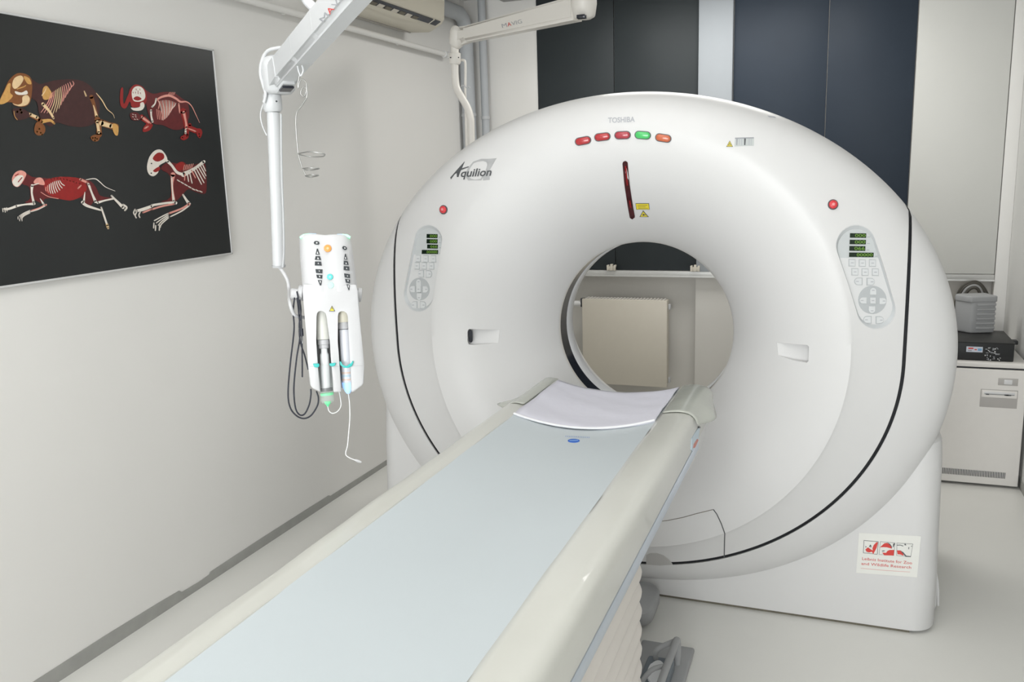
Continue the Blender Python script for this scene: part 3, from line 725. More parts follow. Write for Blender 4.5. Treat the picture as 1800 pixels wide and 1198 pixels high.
def panel_(PP, screens, surf, sq, rnd, disc, pads, headclip, name_lab, frm):
    pn = gplate('control_panel', shrink(PP, 1.005), m_plate, gan, D0-.004, D0)
    pn['label'] = name_lab
    # sloped rim around the recess
    n = len(PP); V = [surf(x, y, .0004) for x, y in shrink(PP, 1.012)]+[onG(x, y, D0+.0005) for x, y in shrink(PP, .93)]
    mesh('panel_rim', V, [(k, (k+1) % n, n+(k+1) % n, n+k) for k in range(n)], m_rim, gan, 60)
    inner = shrink(PP, .925)
    hp = []
    for q0, q1 in zip(inner, inner[1:]+inner[:1]):
        if q0[1] < headclip: hp.append(q0)
        if (q0[1] < headclip) != (q1[1] < headclip):
            t = (headclip-q0[1])/(q1[1]-q0[1]); hp.append((q0[0]+(q1[0]-q0[0])*t, headclip))
    gplate('display_field', hp, m_head, gan, D0, D0+.0006)
    for x0, y0, x1, y1, s in screens:
        sc_ = gplate('display', [(x0, y0), (x1, y0+.4), (x1-.3, y1+.3), (x0-.3, y1)], m_scr, gan, D0, D0+.002)
        lettering('display_digits', s, lambda u, v: onG(x0+(x1-x0)*(.30+.66*u), y1-1.3-(y1-y0-2.8)*v, D0+.0026), m_dig, sc_, bold=True)
        gplate('unit_print', [(x1+2, y1-1.8), (x1+7*frm, y1-1.8), (x1+7*frm, y1-.8), (x1+2, y1-.8)], m_txt, gan, D0+.0006, D0+.001)
    def button(poly):
        b = gplate('button', shrink(poly, .90), m_btn, gan, D0, D0+.0032)
        gplate('button_edge', shrink(poly, 1.10), m_pado, b, D0, D0+.0012)
        cx = sum(p[0] for p in poly)/len(poly); cy2 = sum(p[1] for p in poly)/len(poly)
        gplate('button_print', [(cx-2.4*frm, cy2-.6), (cx+2.4*frm, cy2-.6), (cx+2.4*frm, cy2+.7), (cx-2.4*frm, cy2+.7)], m_ltxt, b, D0+.003, D0+.0037)
    gplate('pad_disc', circ(*disc), m_pado, gan, D0, D0+.0008)
    hw, hh = 5.4*frm, 5.8
    for x, y in sq: button([(x-hw, y-hh), (x+hw, y-hh+.3), (x+hw, y+hh+.3), (x-hw, y+hh)])
    for x, y, sd_ in rnd:   # D-shaped keys, the round side given
        w2, h2 = 6.6*frm, 6
        if sd_ == 'r': p = [(x-w2, y-h2)]+circ(x+w2-h2*frm, y, h2*frm, 9, h2, -math.pi/2, math.pi/2)+[(x-w2, y+h2)]
        if sd_ == 'l': p = [(x+w2, y+h2)]+circ(x-w2+h2*frm, y, h2*frm, 9, h2, math.pi/2, 1.5*math.pi)+[(x+w2, y-h2)]
        if sd_ == 'u': p = [(x-h2*frm, y+w2/frm)]+circ(x, y-w2/frm+h2, h2*frm, 9, h2, math.pi, 2*math.pi)+[(x+h2*frm, y+w2/frm)]
        if sd_ == 'd': p = [(x+h2*frm, y-w2/frm)]+circ(x, y+w2/frm-h2, h2*frm, 9, h2, 0, math.pi)+[(x-h2*frm, y-w2/frm)]
        button(p)
panel(PR, [(1495.5, 409.5, 1524, 417.5, '000'), (1495, 421, 1523.5, 429, '000'), (1494.5, 432, 1522.5, 440.5, '066'), (1494, 443.5, 1537, 451.5, '00000')],
      [(1499, 461.5), (1517, 462), (1535, 462), (1504, 477.5), (1522, 478), (1540, 478), (1535.5, 528)],
      [(1510, 494.5, 'l'), (1532, 495, 'r'), (1536, 512, 'u'), (1518.5, 528, 'l'), (1553, 529, 'r'), (1534, 544, 'd'), (1526, 562, 'l'), (1548, 562.5, 'r')],
      (1535, 527, 25, 30, 25), None, 453, 'recessed control panel with green displays at right of the bore', 1.0)
panel(PL, [(748, 411, 767, 418, '000'), (748, 420, 767, 427.5, '000'), (749, 429.5, 767.5, 436.5, '066'), (739.5, 439, 768, 446, '00000')],
      [(733, 454), (746.5, 454.5), (760, 454.5), (731, 467), (743.5, 467), (756.5, 467), (734, 508)],
      [(737.5, 481, 'l'), (752, 481.5, 'r'), (734, 497, 'u'), (723, 508, 'l'), (746, 508.5, 'r'), (735, 521, 'd'), (726, 536, 'l'), (741.5, 536, 'r')],
      (735, 508, 18, 30, 20), None, 447, 'recessed control panel with green displays at left of the bore', .74)
# dark sensor in the left scoop, thin service panel seams, flat grey half-disc above the floor
o = gplate('sensor_window', pill_px((827, 584), (827.3, 598), 3.6, 3.6, 4, 4, 8), m_dark, gan, -.02, -.001); o['label'] = 'small dark sensor window in the left grip recess'
def seam(pts, name='cover_seam', r=.0016, m=m_txt):
    P_ = []
    for i in range(len(pts)-1):
        for k in range(8): t = k/8; P_.append(onG(pts[i][0]*(1-t)+pts[i+1][0]*t, pts[i][1]*(1-t)+pts[i+1][1]*t, .0003))
    P_.append(onG(*pts[-1], .0003)); return tube(name, P_, r, m, gan, 6)
seam([(1150, 917), (1175, 914), (1200, 909), (1225, 902), (1254, 895)], 'cover_seam', .0014, mat('seam_brown', (.20, .18, .15), .7))
seam([(1254, 895), (1260, 903), (1268, 920), (1274, 937)], 'cover_seam', .002, m_dtxt)
seam([(1274, 937), (1273.5, 950), (1273, 979)], 'cover_seam', .002, m_dtxt)
patch('grey_half_disc', [(1136, 991), (1136, 975), (1143, 971.5), (1155, 971.5), (1166, 975), (1175, 982), (1183, 991.5), (1160, 993)], mat('half_disc_grey', (.47, .46, .445), .5, noise=.02), gan, .0015)  # thin darker grey half-disc laid flat on the lower cover
patch('edge_label', [(1349, 203.5), (1361, 205), (1364, 207), (1352, 206)], m_ltxt, gan, .001)
# institute sticker on the base
def base_y(z): return 3.10+(.006*z/.2 if z < .2 else .006+.014*(z-.2)/.3)
def onB(px, py, off=0):
    p = onY(px, py, 3.1)
    for _ in range(3): p = onY(px, py, base_y(p.z))
    p.y -= off; return p
def bplate(name, poly, m, h, lab=None):
    n = len(poly); V = [onB(x, y, h) for x, y in poly]+[onB(x, y, -.001) for x, y in poly]
    o = mesh(name, V, [tuple(range(n))]+[(k, n+k, n+(k+1) % n, (k+1) % n) for k in range(n)], m, gan, 0)
    if lab: o['label'] = lab
    return o
bplate('sticker', [(1510, 936), (1619, 942), (1612, 1014), (1505, 1006)], m_paper, .0008, 'white institute sticker with red lettering and three small animal pictures')
def Z7(x, y): return (1500+x/12.857, 930+y/12.857)
def outline(poly, wd=.9):
    P_ = [Z7(*p) for p in poly]; n = len(P_); cx = sum(p[0] for p in P_)/n; cy2 = sum(p[1] for p in P_)/n
    bplate('picture_frame', P_, m_dtxt, .0011)
    bplate('picture_field', [(cx+(x-cx)*(1-wd/13), cy2+(y-cy2)*(1-wd/12)) for x, y in P_], m_paper, .0014)
outline([(235, 240), (570, 270), (545, 565), (220, 530)]); outline([(610, 270), (945, 300), (915, 590), (575, 565)], .6); outline([(980, 300), (1350, 325), (1300, 615), (975, 590)], .6)
for pts in ([(270, 450), (330, 400), (400, 450), (440, 470), (430, 420), (460, 350), (520, 285), (555, 290), (530, 400), (490, 480), (450, 555), (420, 500), (350, 515), (300, 500)],
            [(600, 400), (700, 310), (760, 300), (850, 350), (870, 430), (760, 400), (680, 395)], [(770, 480), (820, 460), (920, 460), (912, 585), (700, 580), (650, 520), (740, 525)],
            [(985, 470), (1060, 470), (1130, 540), (1135, 590), (1060, 560), (1000, 555)]):
    bplate('red_shape', [Z7(*p) for p in pts], m_redp, .0018)
for pts in ([(355, 380), (385, 335), (410, 370), (395, 420), (385, 370), (370, 400)], [(270, 370), (300, 385), (280, 410)], [(640, 480), (690, 470), (720, 480), (660, 495)], [(1060, 470), (1130, 510), (1200, 590), (1300, 600), (1300, 616), (1180, 612), (1110, 530)],
            [(760, 290), (830, 320), (872, 380), (872, 430), (850, 380), (810, 330)], [(1150, 340), (1170, 310), (1200, 350), (1170, 355)], [(1245, 400), (1262, 395), (1258, 445), (1242, 440)], [(1300, 370), (1322, 360), (1320, 390)],
            [(985, 345), (1060, 340), (1130, 365), (1125, 378), (1055, 352), (985, 358)], [(900, 320), (945, 302), (905, 400), (890, 395)]):
    bplate('black_shape', [Z7(*p) for p in pts], m_dtxt, .0022)
def blet(s, p0, p1, hpx, bold=False):
    a = Z7(*p0); b = Z7(*p1)
    lettering('sticker_lettering', s, lambda u, v: onB(a[0]+(b[0]-a[0])*u+.05*v, a[1]+(b[1]-a[1])*u-hpx*v, .0015), m_redp, gan, bold)
blet('Leibniz Institute for Zoo', (200, 685), (1325, 785), 5.0); blet('and Wildlife Research', (180, 795), (1305, 885), 5.0)
bplate('fine_print', [Z7(170, 870), Z7(700, 915), Z7(1280, 955), Z7(1280, 965), Z7(700, 928), Z7(170, 880)], mat('pale_red_print', (.70, .45, .42), .6), .0012)

# ------------------------------------------------------------------ patient table
CX = -.739
tab = empty('patient_table', (CX, 1.2, 0), 'long white scanner table with pale blue pad, reaching to the bore', 'table')
HR = [(.2235, .884), (.2275, .8945), (.245, .900), (.27, .904), (.30, .9045), (.322, .900), (.334, .889), (.338, .872), (.339, .85), (.338, .803)]
LR = [(.338, .765), (.325, .748), (.28, .740)]
def loft(name, secs, m, par, cap=True, close=True, sm=38):
    V, Fs = [], []; n = len(secs[0])
    for s in secs: V += s
    for i in range(len(secs)-1):
        for k in range(n if close else n-1): Fs.append((n*i+k, n*i+(k+1) % n, n*i+n+(k+1) % n, n*i+n+k))
    if cap: Fs.append(tuple(range(n))); Fs.append(tuple(range(n*(len(secs)-1), n*len(secs))))
    return mesh(name, V, Fs, m, par, sm)
random.seed(8)
for sgn, lab in ((1, 'right'), (-1, 'left')):
    secs = []
    Ys = [-1.1+.08*i for i in range(50)]
    Ys = [y for y in Ys if y < 2.84]+[2.86, 2.90, 2.93, 2.95]
    for Y in Ys:
        e = max(0, (Y-2.84)/.11); wob = .0012*math.sin(Y*9+sgn)+.0008*math.sin(Y*23)
        sec = []
        for dx, z in HR+[(.25, .80), (.2235, .80)]:
            if sgn < 0 and dx > .228: dx = .228+(dx-.228)*.66; z -= .006*(z > .89)
            zz_ = z+wob*(z > .86)-.02*e*e*(z > .86)
            if z < .86: zz_ += .03*e
            sec.append((CX+sgn*(dx-.012*e*e*(dx > .25)), Y, zz_))
        secs.append(sec)
    loft('side_bolster', secs, m_cream, tab, sm=60)
    loft('side_rail', [[(CX+sgn*(dx if sgn > 0 else dx-.046), Y, z) for dx, z in ((.30, .802), (.3395, .802), (.341, .80), (.341, .772), (.338, .768), (.30, .768))] for Y in (-1.1, 2.3, 2.66)], m_silver, tab)
# under tray with the raised nose
secs = []
for Y, zb, wd, ztop in ((-1.1, .745, .335, .80), (2.0, .745, .335, .80), (2.4, .742, .336, .80), (2.62, .732, .337, .80), (2.75, .730, .337, .803), (2.84, .74, .336, .806), (2.90, .768, .33, .81), (2.935, .80, .32, .83)):
    wl = wd-.046; P_ = [(wd, ztop), (wd, zb+.022), (wd-.006, zb+.008), (wd-.022, zb), (-(wl-.022), zb), (-(wl-.006), zb+.008), (-wl, zb+.022), (-wl, ztop)]
    secs.append([(CX+a, Y, z) for a, z in P_])
loft('under_tray', secs, m_white, tab)
# concave pad
V, Fs = [], []; nx = 24; YP = [-1.1+i*.08 for i in range(51)]; YP = [y for y in YP if y < 2.93]+[2.945]
def padz(dx, sag=.036): return .8935-sag*(1-(dx/.2275)**2)
for Y in YP:
    for k in range(nx+1):
        dx = -.2285+.457*k/nx
        wr = .0012*math.sin(Y*30+dx*20)*math.exp(-((Y-2.5)/.12)**2)
        V.append((CX+dx, Y, padz(dx)+wr))
for i in range(len(YP)-1):
    for k in range(nx): a = i*(nx+1)+k; Fs.append((a, a+1, a+nx+2, a+nx+1))
pad = mesh('table_pad', V, Fs, m_pad, tab, 60, fix=False)
pad['label'] = 'pale blue concave vinyl pad'
def onP(px, py, off=0):
    z = .86
    for _ in range(12): p = onZ(px, py, z); z += .7*(padz(max(-.2275, min(.2275, p.x-CX)))-z)
    p.z += off; return p
def pplate(name, poly, m, h=.0012, lab=None):
    n = len(poly); Vv = [onP(x, y, h) for x, y in poly]+[onP(x, y, -.0005) for x, y in poly]
    o = mesh(name, Vv, [tuple(range(n))]+[(k, n+k, n+(k+1) % n, (k+1) % n) for k in range(n)], m, tab, 0)
    if lab: o['label'] = lab
pplate('pad_logo', circ(1008.5, 774.5, 10.5, 28, 3.2), m_blue, .0012, 'small blue oval logo on the pad')
pplate('pad_logo_mark', [(1001, 774.2), (1016, 773.6), (1016, 774.6), (1001, 775.2)], mat('pale_blue_print', (.25, .42, .75), .5), .002)
lettering('pad_lettering', 'IIIIIIIIIIIIII', lambda u, v: onP(994+42*u, 767.6+2*u-1.6*v, .001), mat('faint_blue_print', (.20, .32, .62), .6), tab)
# side label near the nose
XS = CX+.3385
def sp_(px, py, o_=.0015): p = onX(px, py, XS+.0012); p.x = XS+.001+o_; return p
def splate(name, poly, m, h, lab=None):
    n = len(poly); Vv = [sp_(x, y, h) for x, y in poly]+[sp_(x, y, -.004) for x, y in poly]
    o = mesh(name, Vv, [tuple(range(n))]+[(k, n+k, n+(k+1) % n, (k+1) % n) for k in range(n)], m, tab, 0)
    if lab: o['label'] = lab
splate('side_label', [(1227.5, 751), (1230, 753), (1227, 772), (1217, 792), (1215, 790), (1216, 770)], mat('pale_blue_label', (.55, .68, .78), .3, noise=.05), .001, 'pale blue side label with red print near the table end')
splate('side_label_print', [(1225, 771), (1227, 773), (1221, 786), (1218, 787), (1219, 780)], mat('salmon_print', (.65, .25, .20), .5), .002)
splate('screw', circ(1228.5, 750.5, 1.6, 10), m_dtxt, .003)
# bellows lift cover: pleats that fan out towards the near end
loop = []
for cx, cy2, a in ((-.49, -.0, -math.pi/2), (-.49, 1.94, 0), (-.99, 1.94, math.pi/2), (-.99, -.0, math.pi)):
    for k in range(7): t = a+math.pi/2*k/6; loop.append((cx, cy2, math.cos(t), math.sin(t)))
# add points along the long sides
lp = []
for i, c in enumerate(loop):
    lp.append(c); d = loop[(i+1) % len(loop)]
    if abs(c[1]-d[1]) > .5:
        for k in range(1, 12): t = k/12; lp.append((c[0]*(1-t)+d[0]*t, c[1]*(1-t)+d[1]*t, c[2], c[3]))
V, Fs = [], []; n = len(lp); NR = 13*8
for i in range(NR+1):
    q_ = i/8
    off = .05+.013*abs(math.sin(math.pi*q_))**.7
    for cx, cy2, c, s in lp:
        yy = cy2+s*off
        z = .752-.052*q_*(1+.28*max(0, 2.0-yy))
        V.append((cx+c*off, yy, max(z, .05)))
for i in range(NR):
    for k in range(n): Fs.append((n*i+k, n*i+(k+1) % n, n*i+n+(k+1) % n, n*i+n+k))
o = mesh('bellows', V, Fs, m_bel, tab, 70); o['label'] = 'pleated cream fabric bellows under the table'
box('lift_column', CX-.22, CX+.22, .05, 1.9, .012, .74, m_gan2, tab)
bm = bmesh.new(); add_box(bm, CX-.125, CX+.125, -.1, 2.35, .002, .05, .012, 3); frombm('base_plate', bm, m_mgrey, tab)
# grey docking block at the gantry end
vs, fs = [], []
for z, ins, r_ in ((.003, .03, .06), (.02, .008, .07), (.045, 0, .07), (.075, .004, .06), (.083, .015, .05)):
    P_ = rrect(CX-.15+ins, -.585-ins, 2.80+ins*1.5, 3.045, r_, 5); n = len(P_); vs += [(x, y, z) for x, y in P_]
for i in range(4):
    for k in range(n): fs.append((n*i+k, n*i+(k+1) % n, n*i+n+(k+1) % n, n*i+n+k))
fs += [tuple(range(n)), tuple(range(4*n, 5*n))]
mesh('docking_block', vs, fs, m_mgrey, tab, 50)
box('base_beam', CX-.12, CX+.12, 2.3, 2.78, .004, .07, m_mgrey, tab, bev=.01)

# cloth on the head end
def cloth(x0f, rows, m, name, label, cat, sagf, thick=.0025):
    pass
V, Fs = [], []; ny, nx = 18, 28
for i in range(ny+1):
    for k in range(nx+1):
        u = k/nx*2-1; dx = u*.2262
        # near edge bows towards the camera in the middle of the trough only slightly
        yn = 2.505+.02*u-.012*(1-u*u); yf = 2.962-.004*(1-u*u)
        Y = yn+(yf-yn)*i/ny
        z = padz(dx, .034)+.0035+.0016*math.sin(Y*26+u*2)+.0008*math.sin(Y*61+u*9)
        if i == 0: z -= .003
        if Y > 2.94: z -= (Y-2.94)*.15
        V.append((CX+dx, Y, z))
for i in range(ny):
    for k in range(nx): a = i*(nx+1)+k; Fs.append((a, a+1, a+nx+2, a+nx+1))
tw = mesh('cloth', V, Fs, m_cloth, None, 80, fix=False)
md = tw.modifiers.new('s', 'SOLIDIFY'); md.thickness = .003; md.offset = 1
tag(tw, 'folded white cloth lying across the head end of the table pad', 'cloth')
bm = bmesh.new()
hem = [(CX+u*.2262, 2.505+.02*u-.012*(1-u*u), padz(u*.2262, .034)+.0055) for u in [k/20*2-1 for k in range(21)]]
add_tube(bm, hem, .0042, 8); h = frombm('hem', bm, mat('white_hem', (.82, .82, .84), .8), tw, 60)
h.matrix_parent_inverse = Matrix.Identity(4)
# plastic cover pulled over the head end, with loose corners
m_sheet = mat('milky_plastic_sheet', (.56, .575, .52), .22, noise=.05, scale=8, bump=.25, coat=.3, trans=.12)
def sheet(cols_rows, name, label, group=None):
    nr, nc = len(cols_rows), len(cols_rows[0]); V = [p for r_ in cols_rows for p in r_]
    Fs = [(i*nc+k, i*nc+k+1, (i+1)*nc+k+1, (i+1)*nc+k) for i in range(nr-1) for k in range(nc-1)]
    o = mesh(name, V, Fs, m_sheet, None, 80, fix=False)
    s = o.modifiers.new('s', 'SUBSURF'); s.levels = 1; s.render_levels = 1
    s = o.modifiers.new('t', 'SOLIDIFY'); s.thickness = .0012; s.offset = 1
    return tag(o, label, 'plastic sheet')
X = CX
rows = []
for Y, tip, tz, wv in ((2.60, .345, .868, 0), (2.645, .352, .862, .002), (2.70, .378, .855, .003), (2.735, .388, .858, .006), (2.76, .384, .861, .006), (2.84, .366, .866, .007), (2.915, .349, .872, .006), (2.965, .346, .876, .001)):
    rows.append([(X+.232, Y, .899), (X+.25, Y, .9045), (X+.285, Y, .910+wv), (X+.32, Y+.004, .905+wv*.4), (X+.335, Y, .893), (X+(.335+tip)/2+.002, Y, (.893+tz)/2+.003), (X+tip, Y-.006, tz)])
rows.append([(X+.232, 2.985, .893), (X+.25, 2.99, .898), (X+.285, 2.99, .900), (X+.32, 2.99, .893), (X+.335, 2.985, .885), (X+.338, 2.98, .878), (X+.342, 2.97, .872)])
sheet(rows, 'plastic_sheet', 'milky plastic sheet flaring off the right corner of the table head end')
rows = []
for Y, tip, tz in ((2.60, .302, .868), (2.64, .315, .866), (2.675, .365, .866), (2.70, .374, .868), (2.73, .318, .868), (2.84, .306, .868), (2.92, .302, .868), (2.965, .30, .862), (2.985, .29, .855)):
    rows.append([(X-.232, Y, .898-.1*max(0, Y-2.95)), (X-.241, Y, .900-.12*max(0, Y-2.95)), (X-.262, Y, .904-.15*max(0, Y-2.95)), (X-.284, Y, .898), (X-.298, Y, .886), (X-(.298+tip)/2-.002, Y, (.886+tz)/2), (X-tip, Y, tz)])
sheet(rows, 'plastic_sheet', 'milky plastic sheet with a small ear off the left corner of the table head end')

# foot switch on the floor beside the table
FP = Vector((-.50, 2.50, 0))
fpd = empty('foot_switch', FP, 'grey foot switch with white pedal and tubular guard beside the table base', 'foot switch')
box('base', -.60, -.415, 2.36, 2.74, .001, .022, m_mgrey, fpd, bev=.008, seg=3)
box('housing', -.545, -.455, 2.30, 2.58, .02, .065, mat('slate_plastic', (.16, .19, .22), .4), fpd, bev=.01, seg=3)
prism('pedal', circ(0, 0, .026, 24, .055), (Vector((-.497, 2.47, .066)), Vector((1, 0, 0)), Vector((0, 1, .1)).normalized(), Vector((0, 0, 1))), 0, .014, mat('pedal_white', (.75, .76, .78), .4), fpd, bev=.004)
tube('guard', [(-.455, 2.62, .02), (-.452, 2.60, .12), (-.452, 2.50, .13), (-.455, 2.28, .12), (-.455, 2.24, .02)], .012, m_mgrey, fpd, 12, 5)
tube('guard_bar', [(-.452, 2.60, .122), (-.51, 2.56, .10), (-.515, 2.56, .06)], .009, m_mgrey, fpd, 10, 4)
tube('cross_bar', [(-.455, 2.43, .128), (-.50, 2.40, .12), (-.54, 2.37, .06)], .008, m_mgrey, fpd, 10, 4)

# ------------------------------------------------------------------ equipment cabinet and what stands on it
cab = empty('equipment_cabinet', (.42, 4.76, 0), 'beige floor cabinet with disc drive and vent slots at the right wall', 'cabinet')
bm = bmesh.new(); add_box(bm, -.05, .896, 4.77, 5.52, .045, .622, .006); frombm('body', bm, m_cab, cab)
box('front_panel', -.05, .900, 4.752, 4.772, .012, .620, m_cab, cab, bev=.006, seg=3)
box('top', -.055, .902, 4.755, 5.53, .628, .652, m_cab, cab, bev=.006, seg=3)
box('top_seam', -.04, .893, 4.765, 5.5, .62, .63, m_dark, cab)
for x in (.02, .80): box('castor', x, x+.05, 4.80, 4.86, 0, .05, m_dark, cab, bev=.012)
box('kick_strip', -.03, .88, 4.80, 5.5, .004, .045, m_dark, cab)
for k in range(64):
    if k: continue
bm = bmesh.new()
for k in range(62): x = .39+k*.0073; add_box(bm, x, x+.0038, 4.7505, 4.753, .052, .084)
o = frombm('vent_slots', bm, m_dtxt, cab, 0); o['kind'] = 'stuff'
def cp(px, py): p = onY(px, py, 4.752); return p.x, p.z
x0, z1 = cp(1755, 664); x1, z0 = cp(1789, 678)
box('latch_plate', x0, x1, 4.749, 4.753, z0, z1, m_cabin, cab, bev=.001); box('latch', (x0+x1)/2-.018, (x0+x1)/2+.018, 4.744, 4.75, z0+.006, z1-.006, m_white, cab, bev=.002)
x0, z1 = cp(1724, 683); x1, z0 = cp(1787, 718)
box('drive_bay', x0, x1, 4.749, 4.753, z0, z1, m_cabin, cab, bev=.001)
xd0, zd1 = cp(1726, 684); xd1, zd0 = cp(1787, 700)
box('disc_drive', xd0, xd1, 4.744, 4.75, zd0, zd1, m_cab, cab, bev=.002)
box('drive_tray', xd0+.01, xd1-.01, 4.7425, 4.745, zd0+.018, zd1-.008, m_white, cab, bev=.001)
box('drive_slot', xd0+.012, xd1-.012, 4.742, 4.744, zd0+.016, zd0+.0185, m_dtxt, cab)
for xx, ww in ((xd0+.018, .014), (xd0+.10, .03), (xd1-.05, .012)): box('drive_mark', xx, xx+ww, 4.741, 4.743, zd1-.024, zd1-.018, m_dtxt, cab)
# black rack unit
rk = empty('rack_unit', (.6, 4.8, .652), 'flat black rack unit with labels lying on the beige cabinet', 'rack unit')
m_rk = mat('black_steel', (.022, .023, .024), .45, .2, noise=.1); m_rkt = mat('black_steel_top', (.035, .035, .034), .5, noise=.1)
box('case', .30, .842, 4.80, 5.14, .654, .745, m_rk, rk, bev=.003)
box('lid', .298, .844, 4.798, 5.142, .745, .750, m_rkt, rk, bev=.002)
box('ear', .842, .874, 4.90, 4.95, .722, .742, m_rk, rk, bev=.004)
for k in range(2): box('rear_leg', .80, .82, 4.82+k*.25, 4.84+k*.25, .652, .655, m_dark, rk)
def rp(px, py): p = onY(px, py, 4.797); return p.x, p.z
def rplate(name, a, b, m, d=.001):
    xa, za = rp(*a); xb, zb = rp(*b); box(name, xa, xb, 4.7965-d, 4.7995, zb, za, m, rk)
rplate('label', (1699, 608.5), (1727, 619), mat('label_white_blue', (.62, .66, .74), .5)); rplate('label_print', (1702, 610.5), (1711, 613), m_redp, .002); rplate('label_print', (1701, 614.5), (1708, 616.5), m_txt, .002)
rplate('label_print', (1719, 612), (1725.5, 616.5), mat('label_blue', (.18, .38, .60), .5), .002); rplate('label_print', (1713, 613), (1717, 615), m_redp, .002)
for k in range(46):
    px_ = 1731+random.random()*27; py_ = 610+random.random()*22; w2 = random.choice((1.2, 2.2, 3.4)); h2 = random.choice((.8, 1.2, 2))
    rplate('port_mark', (px_, py_), (px_+w2, py_+h2), random.choice((m_ltxt, m_white, m_txt)), .0015)
# grey louvred unit
gu = empty('transformer_unit', (.66, 5.2, .79), 'grey louvred plastic unit standing on the black rack unit', 'transformer')
ga = onY(1686, 580, 5.12); gb = onY(1702, 582, 5.03); gc = onY(1735, 577, 5.16)
ca, sa = math.cos(math.radians(25)), math.sin(math.radians(25))
C0 = Vector((onZ(1703, 582, .751).x, onZ(1703, 582, .751).y-.07, .751)); U1 = Vector((.118, .045, 0)); U1n = U1.normalized(); U2n = Vector((-U1n.y, U1n.x, 0))
Wd, Dp, Hh = U1.length, .12, .195
prism('case', [(0, 0), (Wd, 0), (Wd, Dp), (-.03, Dp), (-.045, .09)], (C0, U1n, U2n, Vector((0, 0, 1))), 0, Hh, m_mgrey, gu, bev=.012)
for k in range(6):
    prism('louver', [(.02, 0), (Wd-.004, 0), (Wd-.004, .012), (.03, .012)], (C0+Vector((0, 0, .022+k*.025))+U2n*-.008, U1n, U2n, Vector((0, 0, 1))), 0, .014, m_mgrey, gu, bev=.003, seg=2)
prism('cap', [(-.01, -.004), (Wd+.003, -.004), (Wd+.003, Dp), (-.03, Dp), (-.05, .09)], (C0+Vector((0, 0, Hh-.03)), U1n, U2n, Vector((0, 0, 1))), 0, .035, m_mgrey, gu, bev=.008)
cb = empty('cable_bundle', (.68, 5.45, .8), 'dark cables arching behind the grey unit on the rack', 'cable')
m_cbl = mat('dark_cable', (.06, .055, .045), .5, noise=.2)
for k, dy in enumerate((0, 3, 6.5, 10)):
    pts = [(1684+dy*.8, 560), (1680+dy, 530+dy*.5), (1690+dy, 506+dy*.7), (1708+dy*.2, 495.5+dy), (1722-dy*.3, 498+dy), (1734-dy, 514+dy*.7), (1739-dy, 535), (1738-dy, 560)]
    tube('cable', [Vector((onY(*pts[0], 5.48-.03*k).x, 5.48-.03*k, .66))]+[onY(x, y, 5.48-.03*k) for x, y in pts]+[Vector((onY(*pts[-1], 5.48-.03*k).x, 5.48-.03*k, .66))], .0085, m_cbl if k != 2 else m_grey, cb, 8, 5)
yc = empty('yellow_cable', (.8, 5.15, .7), 'short yellow and black cables behind the black rack unit', 'cable')
for k in range(3): tube('cable', [onY(1748+3*k, 596, 5.17), onY(1748+3*k, 590, 5.17), onY(1752+3*k, 584.5-k*.5, 5.18), onY(1760, 586+k, 5.19), onY(1766, 592, 5.17), onY(1766, 600, 5.17)], .004, mat('yellow_cable', (.55, .38, .03), .5) if k < 2 else m_cbl, yc, 8, 4)

# ------------------------------------------------------------------ ceiling arms
def oriented(a, b, w_, h_, name, m, par, bev=.012, upv=Vector((0, 0, 1)), w2=None, h2=None):
    a = Vector(a); b = Vector(b); t = (b-a).normalized(); s = t.cross(upv).normalized(); u = s.cross(t)
    w2 = w2 or w_; h2 = h2 or h_
    V = [p+s*sx*ww/2+u*su*hh/2 for p, ww, hh in ((a, w_, h_), (b, w2, h2)) for sx, su in ((-1, -1), (1, -1), (1, 1), (-1, 1))]
    bm = bmesh.new(); vv = [bm.verts.new(p) for p in V]
    for f in ((0, 1, 2, 3), (4, 5, 6, 7), (0, 1, 5, 4), (1, 2, 6, 5), (2, 3, 7, 6), (3, 0, 4, 7)): bm.faces.new([vv[k] for k in f])
    bmesh.ops.recalc_face_normals(bm, faces=bm.faces)
    if bev: bmesh.ops.bevel(bm, geom=list(bm.edges), offset=bev, segments=3, affect='EDGES')
    return frombm(name, bm, m, par, 50)
YA = 1.95
# left arm: spring beam, elbow, post, injector hose
el = onY(489, 134, YA); be = onY(605, 0, 1.62); dirb = (be-el); far = el+dirb*1.75
arm1 = empty('ceiling_arm', (far.x, far.y, ZC), 'white ceiling arm at left carrying the contrast injector', 'ceiling arm')
vb = (Vector((0, 0, 0))-0*up)
beam = oriented(el+dirb*.02, far, .062, .074, 'beam', m_arm, arm1, .012)
for t in (.42, .73):
    c0 = el+dirb*t; oriented(c0, c0+dirb.normalized()*.002, .0626, .0746, 'beam_joint', m_arm, arm1, .012)
bm = bmesh.new(); add_tube(bm, [el+Vector((0, 0, -.045)), el+Vector((0, 0, -.035)), el+Vector((0, 0, .03)), el+Vector((0, 0, .045)), el+Vector((0, 0, .052))], [.03, .041, .041, .036, .02], 28); frombm('elbow', bm, m_arm, arm1, 50)
oriented(el-dirb.normalized()*.005+Vector((0, 0, -.008)), el+dirb.normalized()*.10, .066, .086, 'elbow_housing', m_arm, arm1, .018)
kb = el+dirb.normalized()*.05+Vector((0, 0, -.05)); oriented(kb, kb+dirb.normalized()*.035, .03, .006, 'joint_slot', m_dark, arm1, .001)
pa = onY(478, 166, YA); pb_ = onY(479, 176, YA); pc = onY(479.5, 192, YA); pd = onY(480, 197, YA); pe = onY(490, 466, YA)
bm = bmesh.new(); add_tube(bm, [onY(476.5, 142, YA), pa], .0165, 24); frombm('neck', bm, m_arm, arm1)
